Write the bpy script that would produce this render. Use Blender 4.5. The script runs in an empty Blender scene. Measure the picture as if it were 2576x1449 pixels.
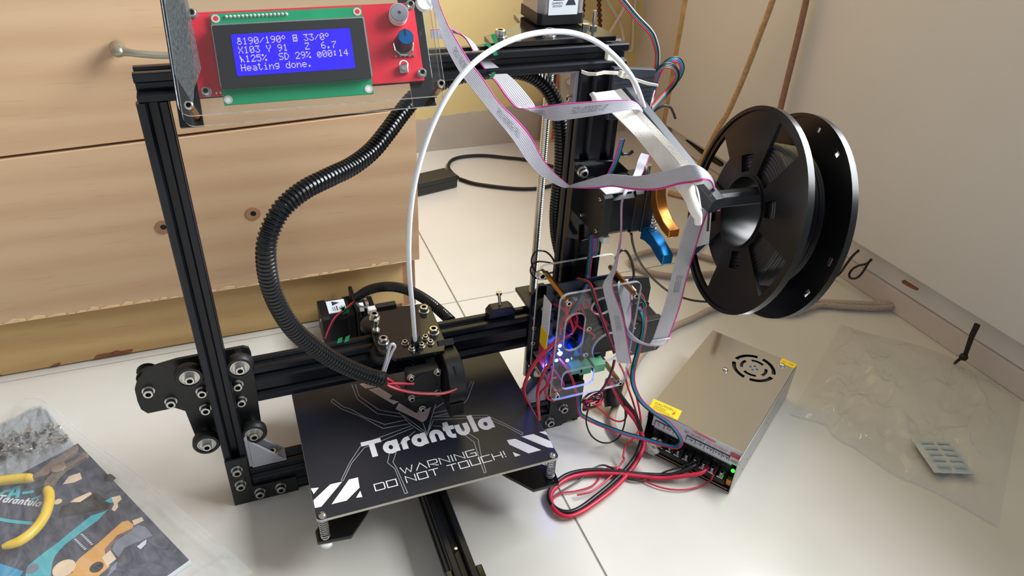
import bpy, bmesh, math, random
from mathutils import Vector, Matrix
random.seed(7)
C = bpy.context.scene.collection
SC = bpy.context.scene
S = 0.001                      # everything below is written in millimetres
CAM_R=[[0.932118, -0.358863, 0.048709], [-0.163497, -0.537, -0.827587], [0.323147, 0.763445, -0.55922]]
CAM_C=[56.969, -519.971, 580.954]
CAM_F=1828.94

FRAMES={'lcd': ([40.331, -14.472, 407.79], [[0.99722, 0.01787, -0.07238], [-0.07009, 0.55558, -0.8285], [0.0254, 0.83127, 0.55529]]), 'psu': ([413.27, -56.49, 0.0], [[0.55307, 0.83313, 0.0], [-0.83313, 0.55307, 0.0], [0.0, 0.0, 1.0]]), 'sp': ([414.2, -121.3, 323.4], [[0.19079, 0.17319, 0.96623], [0.98163, -0.03366, -0.18779], [-0.0, 0.98431, -0.17643]])}

# ---------------------------------------------------------------- camera, world, light, exposure
cd = bpy.data.cameras.new('camera'); cam = bpy.data.objects.new('camera', cd); C.objects.link(cam)
cd.sensor_width = 36.0; cd.lens = CAM_F/2576*36; cd.clip_start = .01; cd.clip_end = 20
_r = [Vector(r) for r in CAM_R]
cam.matrix_world = Matrix.Translation(Vector(CAM_C)*S) @ Matrix((_r[0], -_r[1], -_r[2])).transposed().to_4x4()
SC.camera = cam
w = bpy.data.worlds.new('room_light'); SC.world = w; w.use_nodes = True
w.node_tree.nodes['Background'].inputs[0].default_value = (0.93, 0.96, 1.0, 1)
w.node_tree.nodes['Background'].inputs[1].default_value = 0.47
def area(name, loc, target, sx, sy, power, col):
    d = bpy.data.lights.new(name, 'AREA'); d.shape = 'RECTANGLE'; d.size = sx; d.size_y = sy; d.energy = power; d.color = col
    o = bpy.data.objects.new(name, d); C.objects.link(o); o.location = loc
    o.rotation_euler = (Vector(target)-Vector(loc)).to_track_quat('-Z', 'Y').to_euler()
    return o
area('window_daylight', (1.46, -0.25, 1.38), (-0.6, -0.2, 0.85), 1.5, 1.05, 150, (0.93, 0.97, 1.0))
SC.view_settings.view_transform = 'Standard'; SC.view_settings.look = 'None'
SC.view_settings.gamma = 1; SC.view_settings.use_curve_mapping = False
SC.view_settings.exposure = -0.14
# ---------------------------------------------------------------- materials
def lin(h):
    h = h.lstrip('#'); c = [int(h[i:i+2], 16)/255 for i in (0, 2, 4)]
    return tuple(x/12.92 if x <= .04045 else ((x+.055)/1.055)**2.4 for x in c)+(1,)
def newmat(name):
    m = bpy.data.materials.new(name); m.use_nodes = True
    return m, m.node_tree, m.node_tree.nodes['Principled BSDF']
def nd(t, typ, **k):
    n = t.nodes.new(typ)
    for a, b in k.items():
        if a in n.inputs.keys(): n.inputs[a].default_value = b
        else: setattr(n, a, b)
    return n
def mat(name, col, rough=.5, metal=0, var=.12, scale=60, bump=0, bscale=400, coat=0, stretch=(1, 1, 1), emit=0, spec=.5, rvar=0):
    m, t, b = newmat(name); c = lin(col)
    tc = nd(t, 'ShaderNodeTexCoord'); mp = nd(t, 'ShaderNodeMapping'); mp.inputs['Scale'].default_value = stretch
    t.links.new(tc.outputs['Object'], mp.inputs[0])
    nz = nd(t, 'ShaderNodeTexNoise', Scale=scale, Detail=4.0); t.links.new(mp.outputs[0], nz.inputs['Vector'])
    r = nd(t, 'ShaderNodeValToRGB'); r.color_ramp.elements[0].position = .3; r.color_ramp.elements[1].position = .7
    r.color_ramp.elements[0].color = tuple(x*(1-var) for x in c[:3])+(1,)
    r.color_ramp.elements[1].color = tuple(min(1, x*(1+var)) for x in c[:3])+(1,)
    t.links.new(nz.outputs[0], r.inputs[0]); t.links.new(r.outputs[0], b.inputs['Base Color'])
    b.inputs['Roughness'].default_value = rough; b.inputs['Metallic'].default_value = metal
    b.inputs['Specular IOR Level'].default_value = spec; b.inputs['Coat Weight'].default_value = coat
    if rvar:
        q = nd(t, 'ShaderNodeMapRange'); q.inputs['To Min'].default_value = rough-rvar; q.inputs['To Max'].default_value = rough+rvar
        t.links.new(nz.outputs[0], q.inputs[0]); t.links.new(q.outputs[0], b.inputs['Roughness'])
    if bump:
        n2 = nd(t, 'ShaderNodeTexNoise', Scale=bscale, Detail=3.0); t.links.new(mp.outputs[0], n2.inputs['Vector'])
        bp = nd(t, 'ShaderNodeBump', Strength=bump); bp.inputs['Distance'].default_value = .001
        t.links.new(n2.outputs[0], bp.inputs['Height']); t.links.new(bp.outputs[0], b.inputs['Normal'])
    if emit:
        b.inputs['Emission Color'].default_value = c; b.inputs['Emission Strength'].default_value = emit
    return m
def clear(name, tint='#f4f7f7', fac=.06, white=0.0, rough=.02):
    # thin clear plastic: transparent body with a fresnel gloss and a little haze
    m, t, b = newmat(name); t.nodes.remove(b); out = t.nodes['Material Output']
    tr = nd(t, 'ShaderNodeBsdfTransparent'); tr.inputs[0].default_value = lin(tint)
    gl = nd(t, 'ShaderNodeBsdfGlossy'); gl.inputs['Roughness'].default_value = rough
    lw = nd(t, 'ShaderNodeLayerWeight'); lw.inputs[0].default_value = .5
    pw = nd(t, 'ShaderNodeMath', operation='POWER'); pw.inputs[1].default_value = 4; t.links.new(lw.outputs['Facing'], pw.inputs[0])
    fr = nd(t, 'ShaderNodeMapRange'); fr.inputs['To Min'].default_value = .035; fr.inputs['To Max'].default_value = .55; t.links.new(pw.outputs[0], fr.inputs[0])
    mx = nd(t, 'ShaderNodeMixShader'); t.links.new(fr.outputs[0], mx.inputs[0]); t.links.new(tr.outputs[0], mx.inputs[1]); t.links.new(gl.outputs[0], mx.inputs[2])
    df = nd(t, 'ShaderNodeBsdfDiffuse'); df.inputs[0].default_value = lin('#e9eef0')
    nz = nd(t, 'ShaderNodeTexNoise', Scale=25.0); ml = nd(t, 'ShaderNodeMath', operation='MULTIPLY'); ml.inputs[1].default_value = 2*white
    t.links.new(nz.outputs[0], ml.inputs[0])
    m2 = nd(t, 'ShaderNodeMixShader'); t.links.new(ml.outputs[0], m2.inputs[0]); t.links.new(mx.outputs[0], m2.inputs[1]); t.links.new(df.outputs[0], m2.inputs[2])
    t.links.new(m2.outputs[0], out.inputs[0]); return m
def wood(name, c1, c2, c3, axis=0):
    m, t, b = newmat(name); tc = nd(t, 'ShaderNodeTexCoord'); mp = nd(t, 'ShaderNodeMapping')
    mp.inputs['Scale'].default_value = (1.6, 14, 14); t.links.new(tc.outputs['Object'], mp.inputs[0])
    n1 = nd(t, 'ShaderNodeTexNoise', Scale=2.2, Detail=5.0, Distortion=.6); t.links.new(mp.outputs[0], n1.inputs['Vector'])
    mp2 = nd(t, 'ShaderNodeMapping'); mp2.inputs['Scale'].default_value = (22, 300, 300); t.links.new(tc.outputs['Object'], mp2.inputs[0])
    n2 = nd(t, 'ShaderNodeTexNoise', Scale=1.0, Detail=2.0); t.links.new(mp2.outputs[0], n2.inputs['Vector'])
    wv = nd(t, 'ShaderNodeTexWave', Scale=1.0, Distortion=5.0, Detail=3.0); wv.bands_direction = 'Z'
    mp3 = nd(t, 'ShaderNodeMapping'); mp3.inputs['Scale'].default_value = (1.2, 1, 9); t.links.new(tc.outputs['Object'], mp3.inputs[0]); t.links.new(mp3.outputs[0], wv.inputs['Vector'])
    r = nd(t, 'ShaderNodeValToRGB'); r.color_ramp.elements[0].color = lin(c1); r.color_ramp.elements[1].color = lin(c2)
    r.color_ramp.elements[0].position = .33; r.color_ramp.elements[1].position = .72
    a = nd(t, 'ShaderNodeMix'); a.inputs[0].default_value = .3; t.links.new(n1.outputs[0], a.inputs[2]); t.links.new(wv.outputs[1], a.inputs[3])
    t.links.new(a.outputs[0], r.inputs[0])
    r2 = nd(t, 'ShaderNodeValToRGB'); r2.color_ramp.elements[0].position = .60; r2.color_ramp.elements[1].position = .72
    r2.color_ramp.elements[0].color = (0, 0, 0, 1); r2.color_ramp.elements[1].color = (.18, .18, .18, 1); t.links.new(n2.outputs[0], r2.inputs[0])
    mx = nd(t, 'ShaderNodeMix', data_type='RGBA'); t.links.new(r2.outputs[0], mx.inputs[0]); t.links.new(r.outputs[0], mx.inputs[6]); mx.inputs[7].default_value = lin(c3)
    t.links.new(mx.outputs[2], b.inputs['Base Color']); b.inputs['Roughness'].default_value = .42
    return m
def braid(name, col, rough=.8):
    m, t, b = newmat(name); tc = nd(t, 'ShaderNodeTexCoord')
    v = nd(t, 'ShaderNodeTexVoronoi', Scale=900.0); t.links.new(tc.outputs['Object'], v.inputs['Vector'])
    r = nd(t, 'ShaderNodeValToRGB'); c = lin(col); r.color_ramp.elements[0].color = c; r.color_ramp.elements[1].color = tuple(x*.45 for x in c[:3])+(1,)
    t.links.new(v.outputs[0], r.inputs[0]); t.links.new(r.outputs[0], b.inputs['Base Color']); b.inputs['Roughness'].default_value = rough
    bp = nd(t, 'ShaderNodeBump', Strength=.6); bp.inputs['Distance'].default_value = .0008; bp.invert = True
    t.links.new(v.outputs[0], bp.inputs['Height']); t.links.new(bp.outputs[0], b.inputs['Normal']); return m
M = dict(
 anod=mat('black_anodised', '#1d1f25', .27, .5, .15), blk=mat('black_plastic', '#101113', .42, 0, .15), gloss=mat('black_acrylic', '#0d0d0f', .12, 0, .1),
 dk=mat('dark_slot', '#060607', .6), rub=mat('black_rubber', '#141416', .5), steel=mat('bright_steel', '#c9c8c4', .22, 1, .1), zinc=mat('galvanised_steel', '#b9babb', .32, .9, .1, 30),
 brass=mat('brass', '#b07a35', .3, .9), copper=mat('orange_anodised', '#c8803c', .25, .8), blue=mat('blue_anodised', '#0f74b8', .25, .7),
 red=mat('red_wire', '#c21f3c', .4), rpcb=mat('red_circuit_board', '#d02637', .35, 0, .06), gpcb=mat('green_circuit_board', '#0b8a5c', .35, 0, .06), bpcb=mat('blue_circuit_board', '#16283c', .35, 0, .15, 300),
 wire=mat('black_wire', '#131318', .38), teal=mat('green_wire', '#0d7f7c', .4), blu=mat('blue_wire', '#2a62b0', .4), white=mat('white_plastic', '#e4e4e2', .4, 0, .04), pink=mat('pink_edge_wire', '#c83a8e', .45),
 rib=mat('grey_ribbon', '#b7b6c0', .42, 0, .03), gry=mat('grey_print', '#85848e', .6), ptfe=mat('white_tube', '#dfe4ea', .3, 0, .02), green=mat('green_twist_tie', '#0c8049', .45),
 tie=mat('clear_nylon', '#e6e4d8', .35, 0, .03), tape=mat('white_cloth_tape', '#e9e6e1', .7, 0, .05, 90, .3, 900), layer=mat('printed_plastic', '#31363e', .4, 0, .1, 1, 0),
 label=mat('white_label', '#d6dae0', .45, 0, .03), ink=mat('label_ink', '#2b2d3c', .5), redink=mat('red_ink', '#d0444f', .5), yellow=mat('yellow_label', '#f4cf12', .45, 0, .03),
 bedtop=mat('bed_black_print', '#1b202c', .42, 0, .25, 900), bedink=mat('bed_white_print', '#fafaff', .55, 0, .03), bedline=mat('bed_grey_print', '#a3a9b0', .45), bedrim=mat('bed_core', '#b9b3a6', .55), pinkink=mat('bed_pink_print', '#c9b6b3', .45, 0, .03),
 mirror=mat('polished_steel', '#d6d6d6', .09, 1, .03, 12, .25, 9, 0, (1, 1, 1), 0, .5, .04), gterm=mat('green_terminal', '#4c9a6c', .4),
 wood=wood('beech_drawer', '#bd9a78', '#c8a885', '#947154'), ply=wood('plinth_wood', '#bb9661', '#c9a871', '#8f6f43'), bedge=mat('brown_edge', '#9a6f51', .5, 0, .15, 40), chip=mat('raw_chipboard', '#7c4c34', .9, 0, .35, 120), dkgap=mat('dark_gap', '#1d1210', .8), chipl=mat('pale_chipped_edge', '#e0bd8f', .8, 0, .1, 120),
 tile=mat('cream_tile', '#d2cec5', .2, 0, .035, 9, 0, 3, 0, (1, 1, 1), 0, .5, .05), grout=mat('grout', '#a49c90', .9), ywall=mat('yellow_paint', '#d8c489', .6, 0, .06, 6, .15, 90), skirt=mat('grey_skirting', '#b7ada0', .6, 0, .06, 20), rwall=mat('beige_paint', '#c6c2b8', .6, 0, .04, 8),
 ward=mat('white_laminate', '#cfd0cf', .4, 0, .02, 5), trimtan=mat('tan_trim', '#b39a74', .6, 0, .3, 40), plinth=mat('pinkish_plinth', '#c6bdb8', .45, 0, .03, 8),
 sleeve=mat('sleeve_plastic', '#0e0f12', .22, 0, .1), spool=mat('spool_plastic', '#0d0e11', .3, 0, .1, spec=.35), fil=mat('black_filament', '#15161a', .3), adapter=mat('adapter_plastic', '#22241f', .35), hubm=mat('silver_lining', '#b8bcc4', .18, .9),
 braid=braid('beige_braid', '#c9b6a2'), wbraid=braid('white_braid', '#dcd8d4'), rope=mat('tan_rope', '#b39468', .75, 0, .25, 200, .3, 500), rope2=mat('brown_rope', '#8d6a52', .75, 0, .2, 200, .3, 500),
 bead=mat('brown_bead', '#4a2520', .3), pack=mat('red_package', '#cf5a50', .5, 0, .05), pcream=mat('cream_package', '#d9c98a', .5), navy=mat('navy_print', '#22354d', .5), sock=mat('ivory_socket', '#d3cab9', .4, 0, .02),
 handle=mat('nickel_handle', '#a8a595', .35, .8), clip=mat('translucent_nylon', '#9c9ca6', .35, 0, .04),
 clear=clear('clear_acrylic', '#fbfcfc'), edge=clear('acrylic_edge', '#eef2f3', .1, .62, .15), smoke=clear('protective_film', '#c4cbcc', .06, .07, .2), pbag=clear('small_grip_bag', '#dfe2e6', .06, .2, .12), bag=clear('polythene_bag', '#ffffff', .06, .022, .08), zbag=clear('grip_seal_bag', '#ffffff', .06, .10, .1), bagedge=clear('bag_seal', '#f8f9fa', .06, .14, .15),
 yel=mat('yellow_grip', '#ecc42c', .3, 0, .04), jaw=mat('plier_steel', '#8d7d74', .4, .6, .2), bookl=mat('booklet_cover', '#3b3f52', .45, 0, .12, 30), bteal=mat('teal_print', '#3fb0bc', .5, 0, .05), borange=mat('orange_print', '#e0a550', .5, 0, .05), bcream=mat('cream_print', '#ead0b0', .5), bgrey=mat('grey_print_tool', '#777d8d', .5), bbrown=mat('brown_print', '#7b5a55', .5), bblue=mat('cyan_print', '#1497c4', .5),
 lcd=mat('blue_backlight', '#1d06d8', .4, 0, 0, 60, 0, 400, 0, (1, 1, 1), .8), lcdtx=mat('lcd_pixel', '#a99cff', .4, 0, 0, 60, 0, 400, 0, (1, 1, 1), 1.0),
 led=mat('blue_led', '#2b50ff', .4, 0, 0, 60, 0, 400, 0, (1, 1, 1), 90), gled=mat('green_led', '#22f01c', .4, 0, 0, 60, 0, 400, 0, (1, 1, 1), 6), oled=mat('orange_led', '#ff5a22', .4, 0, 0, 60, 0, 400, 0, (1, 1, 1), 8),
 silica=mat('silica_paper', '#bfc4c2', .7, 0, .06, 60), packetblue=mat('packet_print', '#a4b1b6', .7))
# ---------------------------------------------------------------- mesh helpers (millimetres in, metres out)
V = Vector
class MB:
    def __init__(s): s.v = []; s.f = []; s.m = []; s.mi = 0; s.X = None
    def av(s, p):
        p = V(p); p = s.X @ p if s.X else p; s.v.append(p*S); return len(s.v)-1
    def poly(s, pts, mi=None): s.f.append([s.av(p) for p in pts]); s.m.append(s.mi if mi is None else mi)
    def fa(s, idx, mi=None): s.f.append(list(idx)); s.m.append(s.mi if mi is None else mi)
    def box(s, a, b, mi=None):
        x = (min(a[0], b[0]), max(a[0], b[0])); y = (min(a[1], b[1]), max(a[1], b[1])); z = (min(a[2], b[2]), max(a[2], b[2]))
        i = [s.av((x[q & 1], y[q >> 1 & 1], z[q >> 2])) for q in range(8)]
        for q in ((0, 2, 3, 1), (4, 5, 7, 6), (0, 1, 5, 4), (2, 6, 7, 3), (0, 4, 6, 2), (1, 3, 7, 5)): s.fa([i[k] for k in q], mi)
        return s
    def prism(s, pts, d, mi=None, side=None):
        # closed outline (3-D points, planar) pushed along d
        d = V(d); n = len(pts); a = [s.av(p) for p in pts]; b = [s.av(V(p)+d) for p in pts]
        s.fa(a[::-1], mi); s.fa(b, mi)
        for k in range(n): s.fa((a[k], a[(k+1) % n], b[(k+1) % n], b[k]), mi if side is None else side)
        return s
    def lathe(s, prof, o, ax, n=24, mi=None, arc=None):
        ax = V(ax).normalized(); o = V(o); u = ax.orthogonal().normalized(); q = ax.cross(u); rows = []
        for r, h in prof:
            rows.append([s.av(o+ax*h+(u*math.cos(2*math.pi*k/n)+q*math.sin(2*math.pi*k/n))*r) for k in range(n)] if r > 1e-6 else [s.av(o+ax*h)])
        for A, B in zip(rows, rows[1:]):
            for k in range(n):
                k2 = (k+1) % n
                if len(A) == 1 and len(B) == 1: continue
                if len(A) == 1: s.fa((A[0], B[k2], B[k]), mi)
                elif len(B) == 1: s.fa((A[k], A[k2], B[0]), mi)
                else: s.fa((A[k], A[k2], B[k2], B[k]), mi)
        return s
    def cyl(s, p0, p1, r, n=20, r2=None, mi=None):
        p0 = V(p0); p1 = V(p1); h = (p1-p0).length
        return s.lathe([(0, 0), (r, 0), (r if r2 is None else r2, h), (0, h)], p0, p1-p0, n, mi)
    def tube(s, pts, r, n=8, mi=None, caps=True, radii=None):
        pts = [V(p) for p in pts]; N = len(pts); rows = []; up = None
        for i, p in enumerate(pts):
            t = (pts[min(i+1, N-1)]-pts[max(i-1, 0)])
            t = t.normalized() if t.length > 1e-9 else V((0, 0, 1))
            if up is None: up = t.orthogonal().normalized()
            up = (up-t*up.dot(t)); up = up.normalized() if up.length > 1e-6 else t.orthogonal().normalized()
            q = t.cross(up); rr = radii[i] if radii else r
            rows.append([s.av(p+(up*math.cos(2*math.pi*k/n)+q*math.sin(2*math.pi*k/n))*rr) for k in range(n)])
        for A, B in zip(rows, rows[1:]):
            for k in range(n): s.fa((A[k], A[(k+1) % n], B[(k+1) % n], B[k]), mi)
        if caps: s.fa(rows[0][::-1], mi); s.fa(rows[-1], mi)
        return s
    def strip(s, L, R, th, mi=None):
        # flat band of thickness th between two edge polylines
        L = [V(p) for p in L]; R = [V(p) for p in R]; N = len(L); rows = []
        for i in range(N):
            t = (L[min(i+1, N-1)]+R[min(i+1, N-1)]-L[max(i-1, 0)]-R[max(i-1, 0)]); w_ = R[i]-L[i]; n_ = t.cross(w_)
            n_ = n_.normalized()*th/2 if n_.length > 1e-9 else V((0, 0, th/2))
            rows.append([s.av(p) for p in (L[i]-n_, R[i]-n_, R[i]+n_, L[i]+n_)])
        for A, B in zip(rows, rows[1:]):
            for k in range(4): s.fa((A[k], A[(k+1) % 4], B[(k+1) % 4], B[k]), mi)
        s.fa(rows[0][::-1], mi); s.fa(rows[-1], mi); return s
    def mesh(s, name, mats, smooth=None):
        me = bpy.data.meshes.new(name); me.from_pydata([tuple(p) for p in s.v], [], s.f)
        for m in (mats if isinstance(mats, (list, tuple)) else [mats]): me.materials.append(M[m] if isinstance(m, str) else m)
        me.polygons.foreach_set('material_index', s.m)
        bm = bmesh.new(); bm.from_mesh(me); bmesh.ops.recalc_face_normals(bm, faces=bm.faces); bm.to_mesh(me); bm.free()
        if smooth: me.shade_smooth(); me.set_sharp_from_angle(angle=math.radians(smooth))
        me.update(); return me
def adopt(o, parent):
    if parent is not None:
        o.parent = parent
        if parent.parent is None: o.matrix_parent_inverse = Matrix.Translation(-V(parent.location))
def obj(name, mb, mats, parent=None, smooth=40, bevel=0, label=None, seg=2):
    me = mb.mesh(name, mats, smooth) if isinstance(mb, MB) else mb
    o = bpy.data.objects.new(name, me); C.objects.link(o); adopt(o, parent)
    if bevel:
        b = o.modifiers.new('bevel', 'BEVEL'); b.width = bevel*S; b.segments = seg; b.limit_method = 'ANGLE'; b.angle_limit = math.radians(40)
    if label: o['label'] = label
    return o
def tag(o, label, cat, group=None, kind=None):
    o['label'] = label; o['category'] = cat
    group = group or GR.get(o.name.split('.')[0])
    if group: o['group'] = group
    if kind: o['kind'] = kind
    return o
def thing(name, label, cat, loc, group=None):
    o = bpy.data.objects.new(name, None); C.objects.link(o); o.location = V(loc)*S; o.empty_display_size = .02
    return tag(o, label, cat, group)
def struct(name, mb, mats, **k):
    o = obj(name, mb, mats, **k)
    if o.parent is None: o['kind'] = 'structure'
    return o
def cr(pts, n=8):
    P = [V(p) for p in pts]; P = [P[0]*2-P[1]]+P+[P[-1]*2-P[-2]]; out = []
    for i in range(1, len(P)-2):
        a, b, c, d = P[i-1:i+3]
        for k in range(n):
            t = k/n; out.append(.5*((2*b)+(c-a)*t+(2*a-5*b+4*c-d)*t*t+(3*b-a-3*c+d)*t**3))
    out.append(P[-2]); return out
def resample(pts, step):
    out = [pts[0]]; acc = 0
    for a, b in zip(pts, pts[1:]):
        L = (b-a).length; t = step-acc
        while t <= L: out.append(a+(b-a)*(t/L)); t += step
        acc = (acc+L) % step
    return out
GR = {'ribbon_cable': 'grey ribbon cables', 'thin_wire': 'loose thin wires', 'power_wire': 'thick power wires', 'motor_cable': 'four-colour flat cables', 'heater_wire': 'red heater wires', 'red_lead': 'red wires in the case', 'zip_tie': 'white zip ties', 'twist_tie': 'green twist ties', 'bead_chain': 'bead chains', 'white_cable': 'ivory wall cables', 'black_tie': 'black wire tie ends', 'cable_sleeve': 'corrugated cable sleeves', 'plug_wire': 'extruder plug wires', 'fan_cable': 'fan wire pairs'}
def wire(name, pts, r, m, parent=None, n=8, sm=6, label=None, cat=None, group=None):
    o = obj(name, MB().tube(cr(pts, sm), r, n), m, parent)
    if cat: tag(o, label, cat, group)
    return o
def flat(pts, offs, r, name, mats, parent=None, label=None, cat=None, group=None, updir=(0, 0, 1), sm=8, child='strand'):
    # several parallel insulated wires fused into a flat cable
    P = cr(pts, sm); N = len(P); base = None
    if cat: base = thing(name, label, cat, P[N//2], group)
    k0 = (len(mats)-1)/2; side = []
    for i in range(N):
        t = (P[min(i+1, N-1)]-P[max(i-1, 0)]).normalized(); q = t.cross(V(updir)); q = q.normalized() if q.length > .05 else (side[-1] if side else V((1, 0, 0)))
        if side and q.dot(side[-1]) < 0: q = -q
        side.append(q if not side else (side[-1]*.6+q*.4).normalized())
    for j, m in enumerate(mats):
        obj(child, MB().tube([p+sd*(j-k0)*offs for p, sd in zip(P, side)], r, 8), m, base or parent)
    return base
def frame(k):
    T, R_ = FRAMES[k]; X = Matrix(R_).to_4x4(); X.translation = V(T); return X
def txt(name, s, size, o, x, y, m, parent, align='CENTER'):
    c = bpy.data.curves.new(name, 'FONT'); c.body = s; c.size = size*S; c.align_x = align; c.align_y = 'CENTER'
    c.materials.append(M[m]); tmp = bpy.data.objects.new(name, c); me = bpy.data.meshes.new_from_object(tmp); bpy.data.objects.remove(tmp); bpy.data.curves.remove(c)
    ob = bpy.data.objects.new(name, me); C.objects.link(ob); adopt(ob, parent)
    x = V(x).normalized(); z = x.cross(V(y)).normalized(); y = z.cross(x)
    X = Matrix((x, y, z)).transposed().to_4x4(); X.translation = V(o)*S; ob.matrix_basis = X; return ob
def vslot(wd, ht):
    # outline of a slotted extrusion; wd and ht are 20 or 40
    def side(L):
        out = []
        for c in ([0] if L == 20 else [-10, 10]):
            out += [(c-4.6, 0), (c-3.1, 1.8), (c-5.4, 1.9), (c-5.4, 3.4), (c-2.8, 6), (c+2.8, 6), (c+5.4, 3.4), (c+5.4, 1.9), (c+3.1, 1.8), (c+4.6, 0)]
        return out
    P = []
    for L, rot, off in ((wd, 0, ht/2), (ht, 1, wd/2), (wd, 2, ht/2), (ht, 3, wd/2)):
        h = L/2; pts = [(-h+1, 0)]+side(L)+[(h-1, 0)]
        for u, d in pts:
            x, y = u, -off+d
            for _ in range(rot): x, y = -y, x
            P.append((x, y))
    return P
def extrusion(name, wd, ht, c0, c1, xd, parent, m='anod'):
    c0 = V(c0); d = V(c1)-c0; xd = V(xd); yd = d.normalized().cross(xd)
    return obj(name, MB().prism([c0+xd*x+yd*y for x, y in vslot(wd, ht)], d), m, parent, smooth=20)
# screws: shared meshes placed by matrix
def _cap(r, h, wr, wh):
    b = MB(); 
    if wr: b.lathe([(0, 0), (wr, 0), (wr, wh), (0, wh)], (0, 0, 0), (0, 0, 1), 20)
    b.lathe([(0, wh), (r, wh), (r, wh+h-.5), (r-.5, wh+h), (r*.55, wh+h)], (0, 0, 0), (0, 0, 1), 20)
    b.lathe([(r*.55, wh+h), (r*.5, wh+h-2), (0, wh+h-2)], (0, 0, 0), (0, 0, 1), 6, 1)
    return b.mesh('screw', ['steel', 'dk'], 40)
SCREW = {'m5': _cap(4.2, 5, 5.2, 1), 'm5b': _cap(4.2, 5, 0, 0), 'm3': _cap(2.7, 3, 3.4, .6), 'm3b': _cap(2.7, 3, 0, 0), 'm2': _cap(2, 2, 0, 0),
         'pan': MB().lathe([(3.6, 0), (3.5, .8), (2.6, 2), (1.2, 2.5), (0, 2.6)], (0, 0, 0), (0, 0, 1), 20).mesh('screw', ['steel'], 60)}
def screw(kind, p, d, parent, name='screw'):
    o = bpy.data.objects.new(name, SCREW[kind]); C.objects.link(o); adopt(o, parent)
    X = V(d).normalized().to_track_quat('Z', 'Y').to_matrix().to_4x4(); X.translation = V(p)*S; o.matrix_basis = X; return o
def strokes(mb, lines, w_, fn, mi=None, dz=.025):
    # polylines in 2-D drawn as flat mitred bands of width w_; fn maps (x, y) to 3-D
    for q, ln in enumerate(lines):
        P = [V((x, y)) for x, y in ln]; closed = len(P) > 3 and (P[0]-P[-1]).length < 1e-6
        if closed: P = P[:-1]
        N = len(P); L = []; R = []
        for i in range(N):
            d0 = (P[i]-P[i-1]) if (i or closed) else P[1]-P[0]; d1 = (P[(i+1) % N]-P[i]) if (i < N-1 or closed) else P[i]-P[i-1]
            d0 = d0.normalized(); d1 = d1.normalized(); t = d0+d1; t = t.normalized() if t.length > 1e-6 else d1
            n_ = V((-t.y, t.x)); k = min(1.6, 1/max(.3, n_.dot(V((-d0.y, d0.x))))); c = P[i]
            if not closed and i == 0: c = c-d1*w_*.3
            if not closed and i == N-1: c = c+d0*w_*.3
            L.append(c+n_*k*w_/2); R.append(c-n_*k*w_/2)
        up = V((0, 0, dz*(q % 7)))
        li = [mb.av(V(fn(p.x, p.y))+up) for p in L]; ri = [mb.av(V(fn(p.x, p.y))+up) for p in R]
        for i in range(N if closed else N-1): j = (i+1) % N; mb.fa((li[i], ri[i], ri[j], li[j]), mi)
def rrect(cx, cy, w_, h, r, n=5):
    out = []
    for (sx, sy, a) in ((1, 1, 0), (-1, 1, 90), (-1, -1, 180), (1, -1, 270)):
        for k in range(n+1):
            t = math.radians(a+90*k/n); out.append((cx+sx*(w_/2-r)+r*math.cos(t), cy+sy*(h/2-r)+r*math.sin(t)))
    return out
# ================================================================ the setting
fl = struct('floor', MB().box((-1500, -1500, -12), (1000, 800, -1.2)), 'grout', smooth=None)
for ix in range(-3, 2):
    for iy in range(-3, 1):
        x0, y0 = 307+600*ix, 264+600*iy
        if x0 < 1000: obj('tile', MB().box((x0+1, y0+1, -9), (min(x0+599, 1000), min(y0+599, 800), 0)), 'tile', fl, smooth=None, bevel=.5, seg=1)
struct('wall_back', MB().box((-1500, 766, 0), (1000, 800, 2200)), 'ywall', smooth=None)
# grey skirting band with the ragged lower edge of the yellow paint above it
bb = MB(); ed = []; x = -1400
while x < 838: ed.append((x, 66+26*(max(0, x-380)/420 if x > 380 else 0)+random.uniform(-2.2, 2.2))); x += random.uniform(5, 14)
ed.append((838, 96))
bb.prism([(-1400, 766, 0), (838, 766, 0)]+[(a, 766, h) for a, h in ed[::-1]], (0, -1.6, 0))
struct('baseboard_back', bb, 'skirt', smooth=None)
WX = Matrix(((.0715, .9974, 0, 884.6), (-.9974, .0715, 0, 134), (0, 0, 1, 0), (0, 0, 0, 1)))   # along the right-hand wall, into it, up
def wb(): b = MB(); b.X = WX; return b
struct('wall_right', wb().box((-634, 5, 0), (-502, 60, 2200)), 'rwall', smooth=None)
wr = thing('low_cabinet', 'long white cabinet with a laminate front above a stepped plinth on the right', 'cabinet', (884, 134, 0))
obj('front_panel', wb().box((-478, -15, 73), (1100, 3, 660)), 'ward', wr, smooth=None, bevel=1)
obj('plinth_board', wb().box((-500, 0, 0), (1100, 23, 33)), 'plinth', wr, smooth=None, bevel=1.5)
obj('plinth_rail', wb().box((-500, 4, 33.4), (1100, 23, 72.5)), 'ward', wr, smooth=None, bevel=1)
obj('body', wb().box((-500, 23.5, 0), (1100, 520, 660)), 'ward', wr, smooth=None)
obj('edge_strip', wb().box((-500, -8, 2), (-480, 23, 660)), 'trimtan', wr, smooth=None, bevel=1, label='tan wooden edge strip')
obj('chip_mark', MB().prism([(883,55.4,56.9),(883,53.9,59),(883,29.3,60.2),(883,30.3,57.3),(883,40.3,55.7),(883,53.1,54.5)], (-3.5, 0, 0)), 'chip', wr, smooth=None)
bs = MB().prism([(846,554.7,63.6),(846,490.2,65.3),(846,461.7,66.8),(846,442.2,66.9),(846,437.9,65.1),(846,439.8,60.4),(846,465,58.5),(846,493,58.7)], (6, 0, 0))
tag(obj('black_strip', bs, 'dk', smooth=None), 'flat black strip sticking out under the white cabinet front behind the spool', 'strip')
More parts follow.
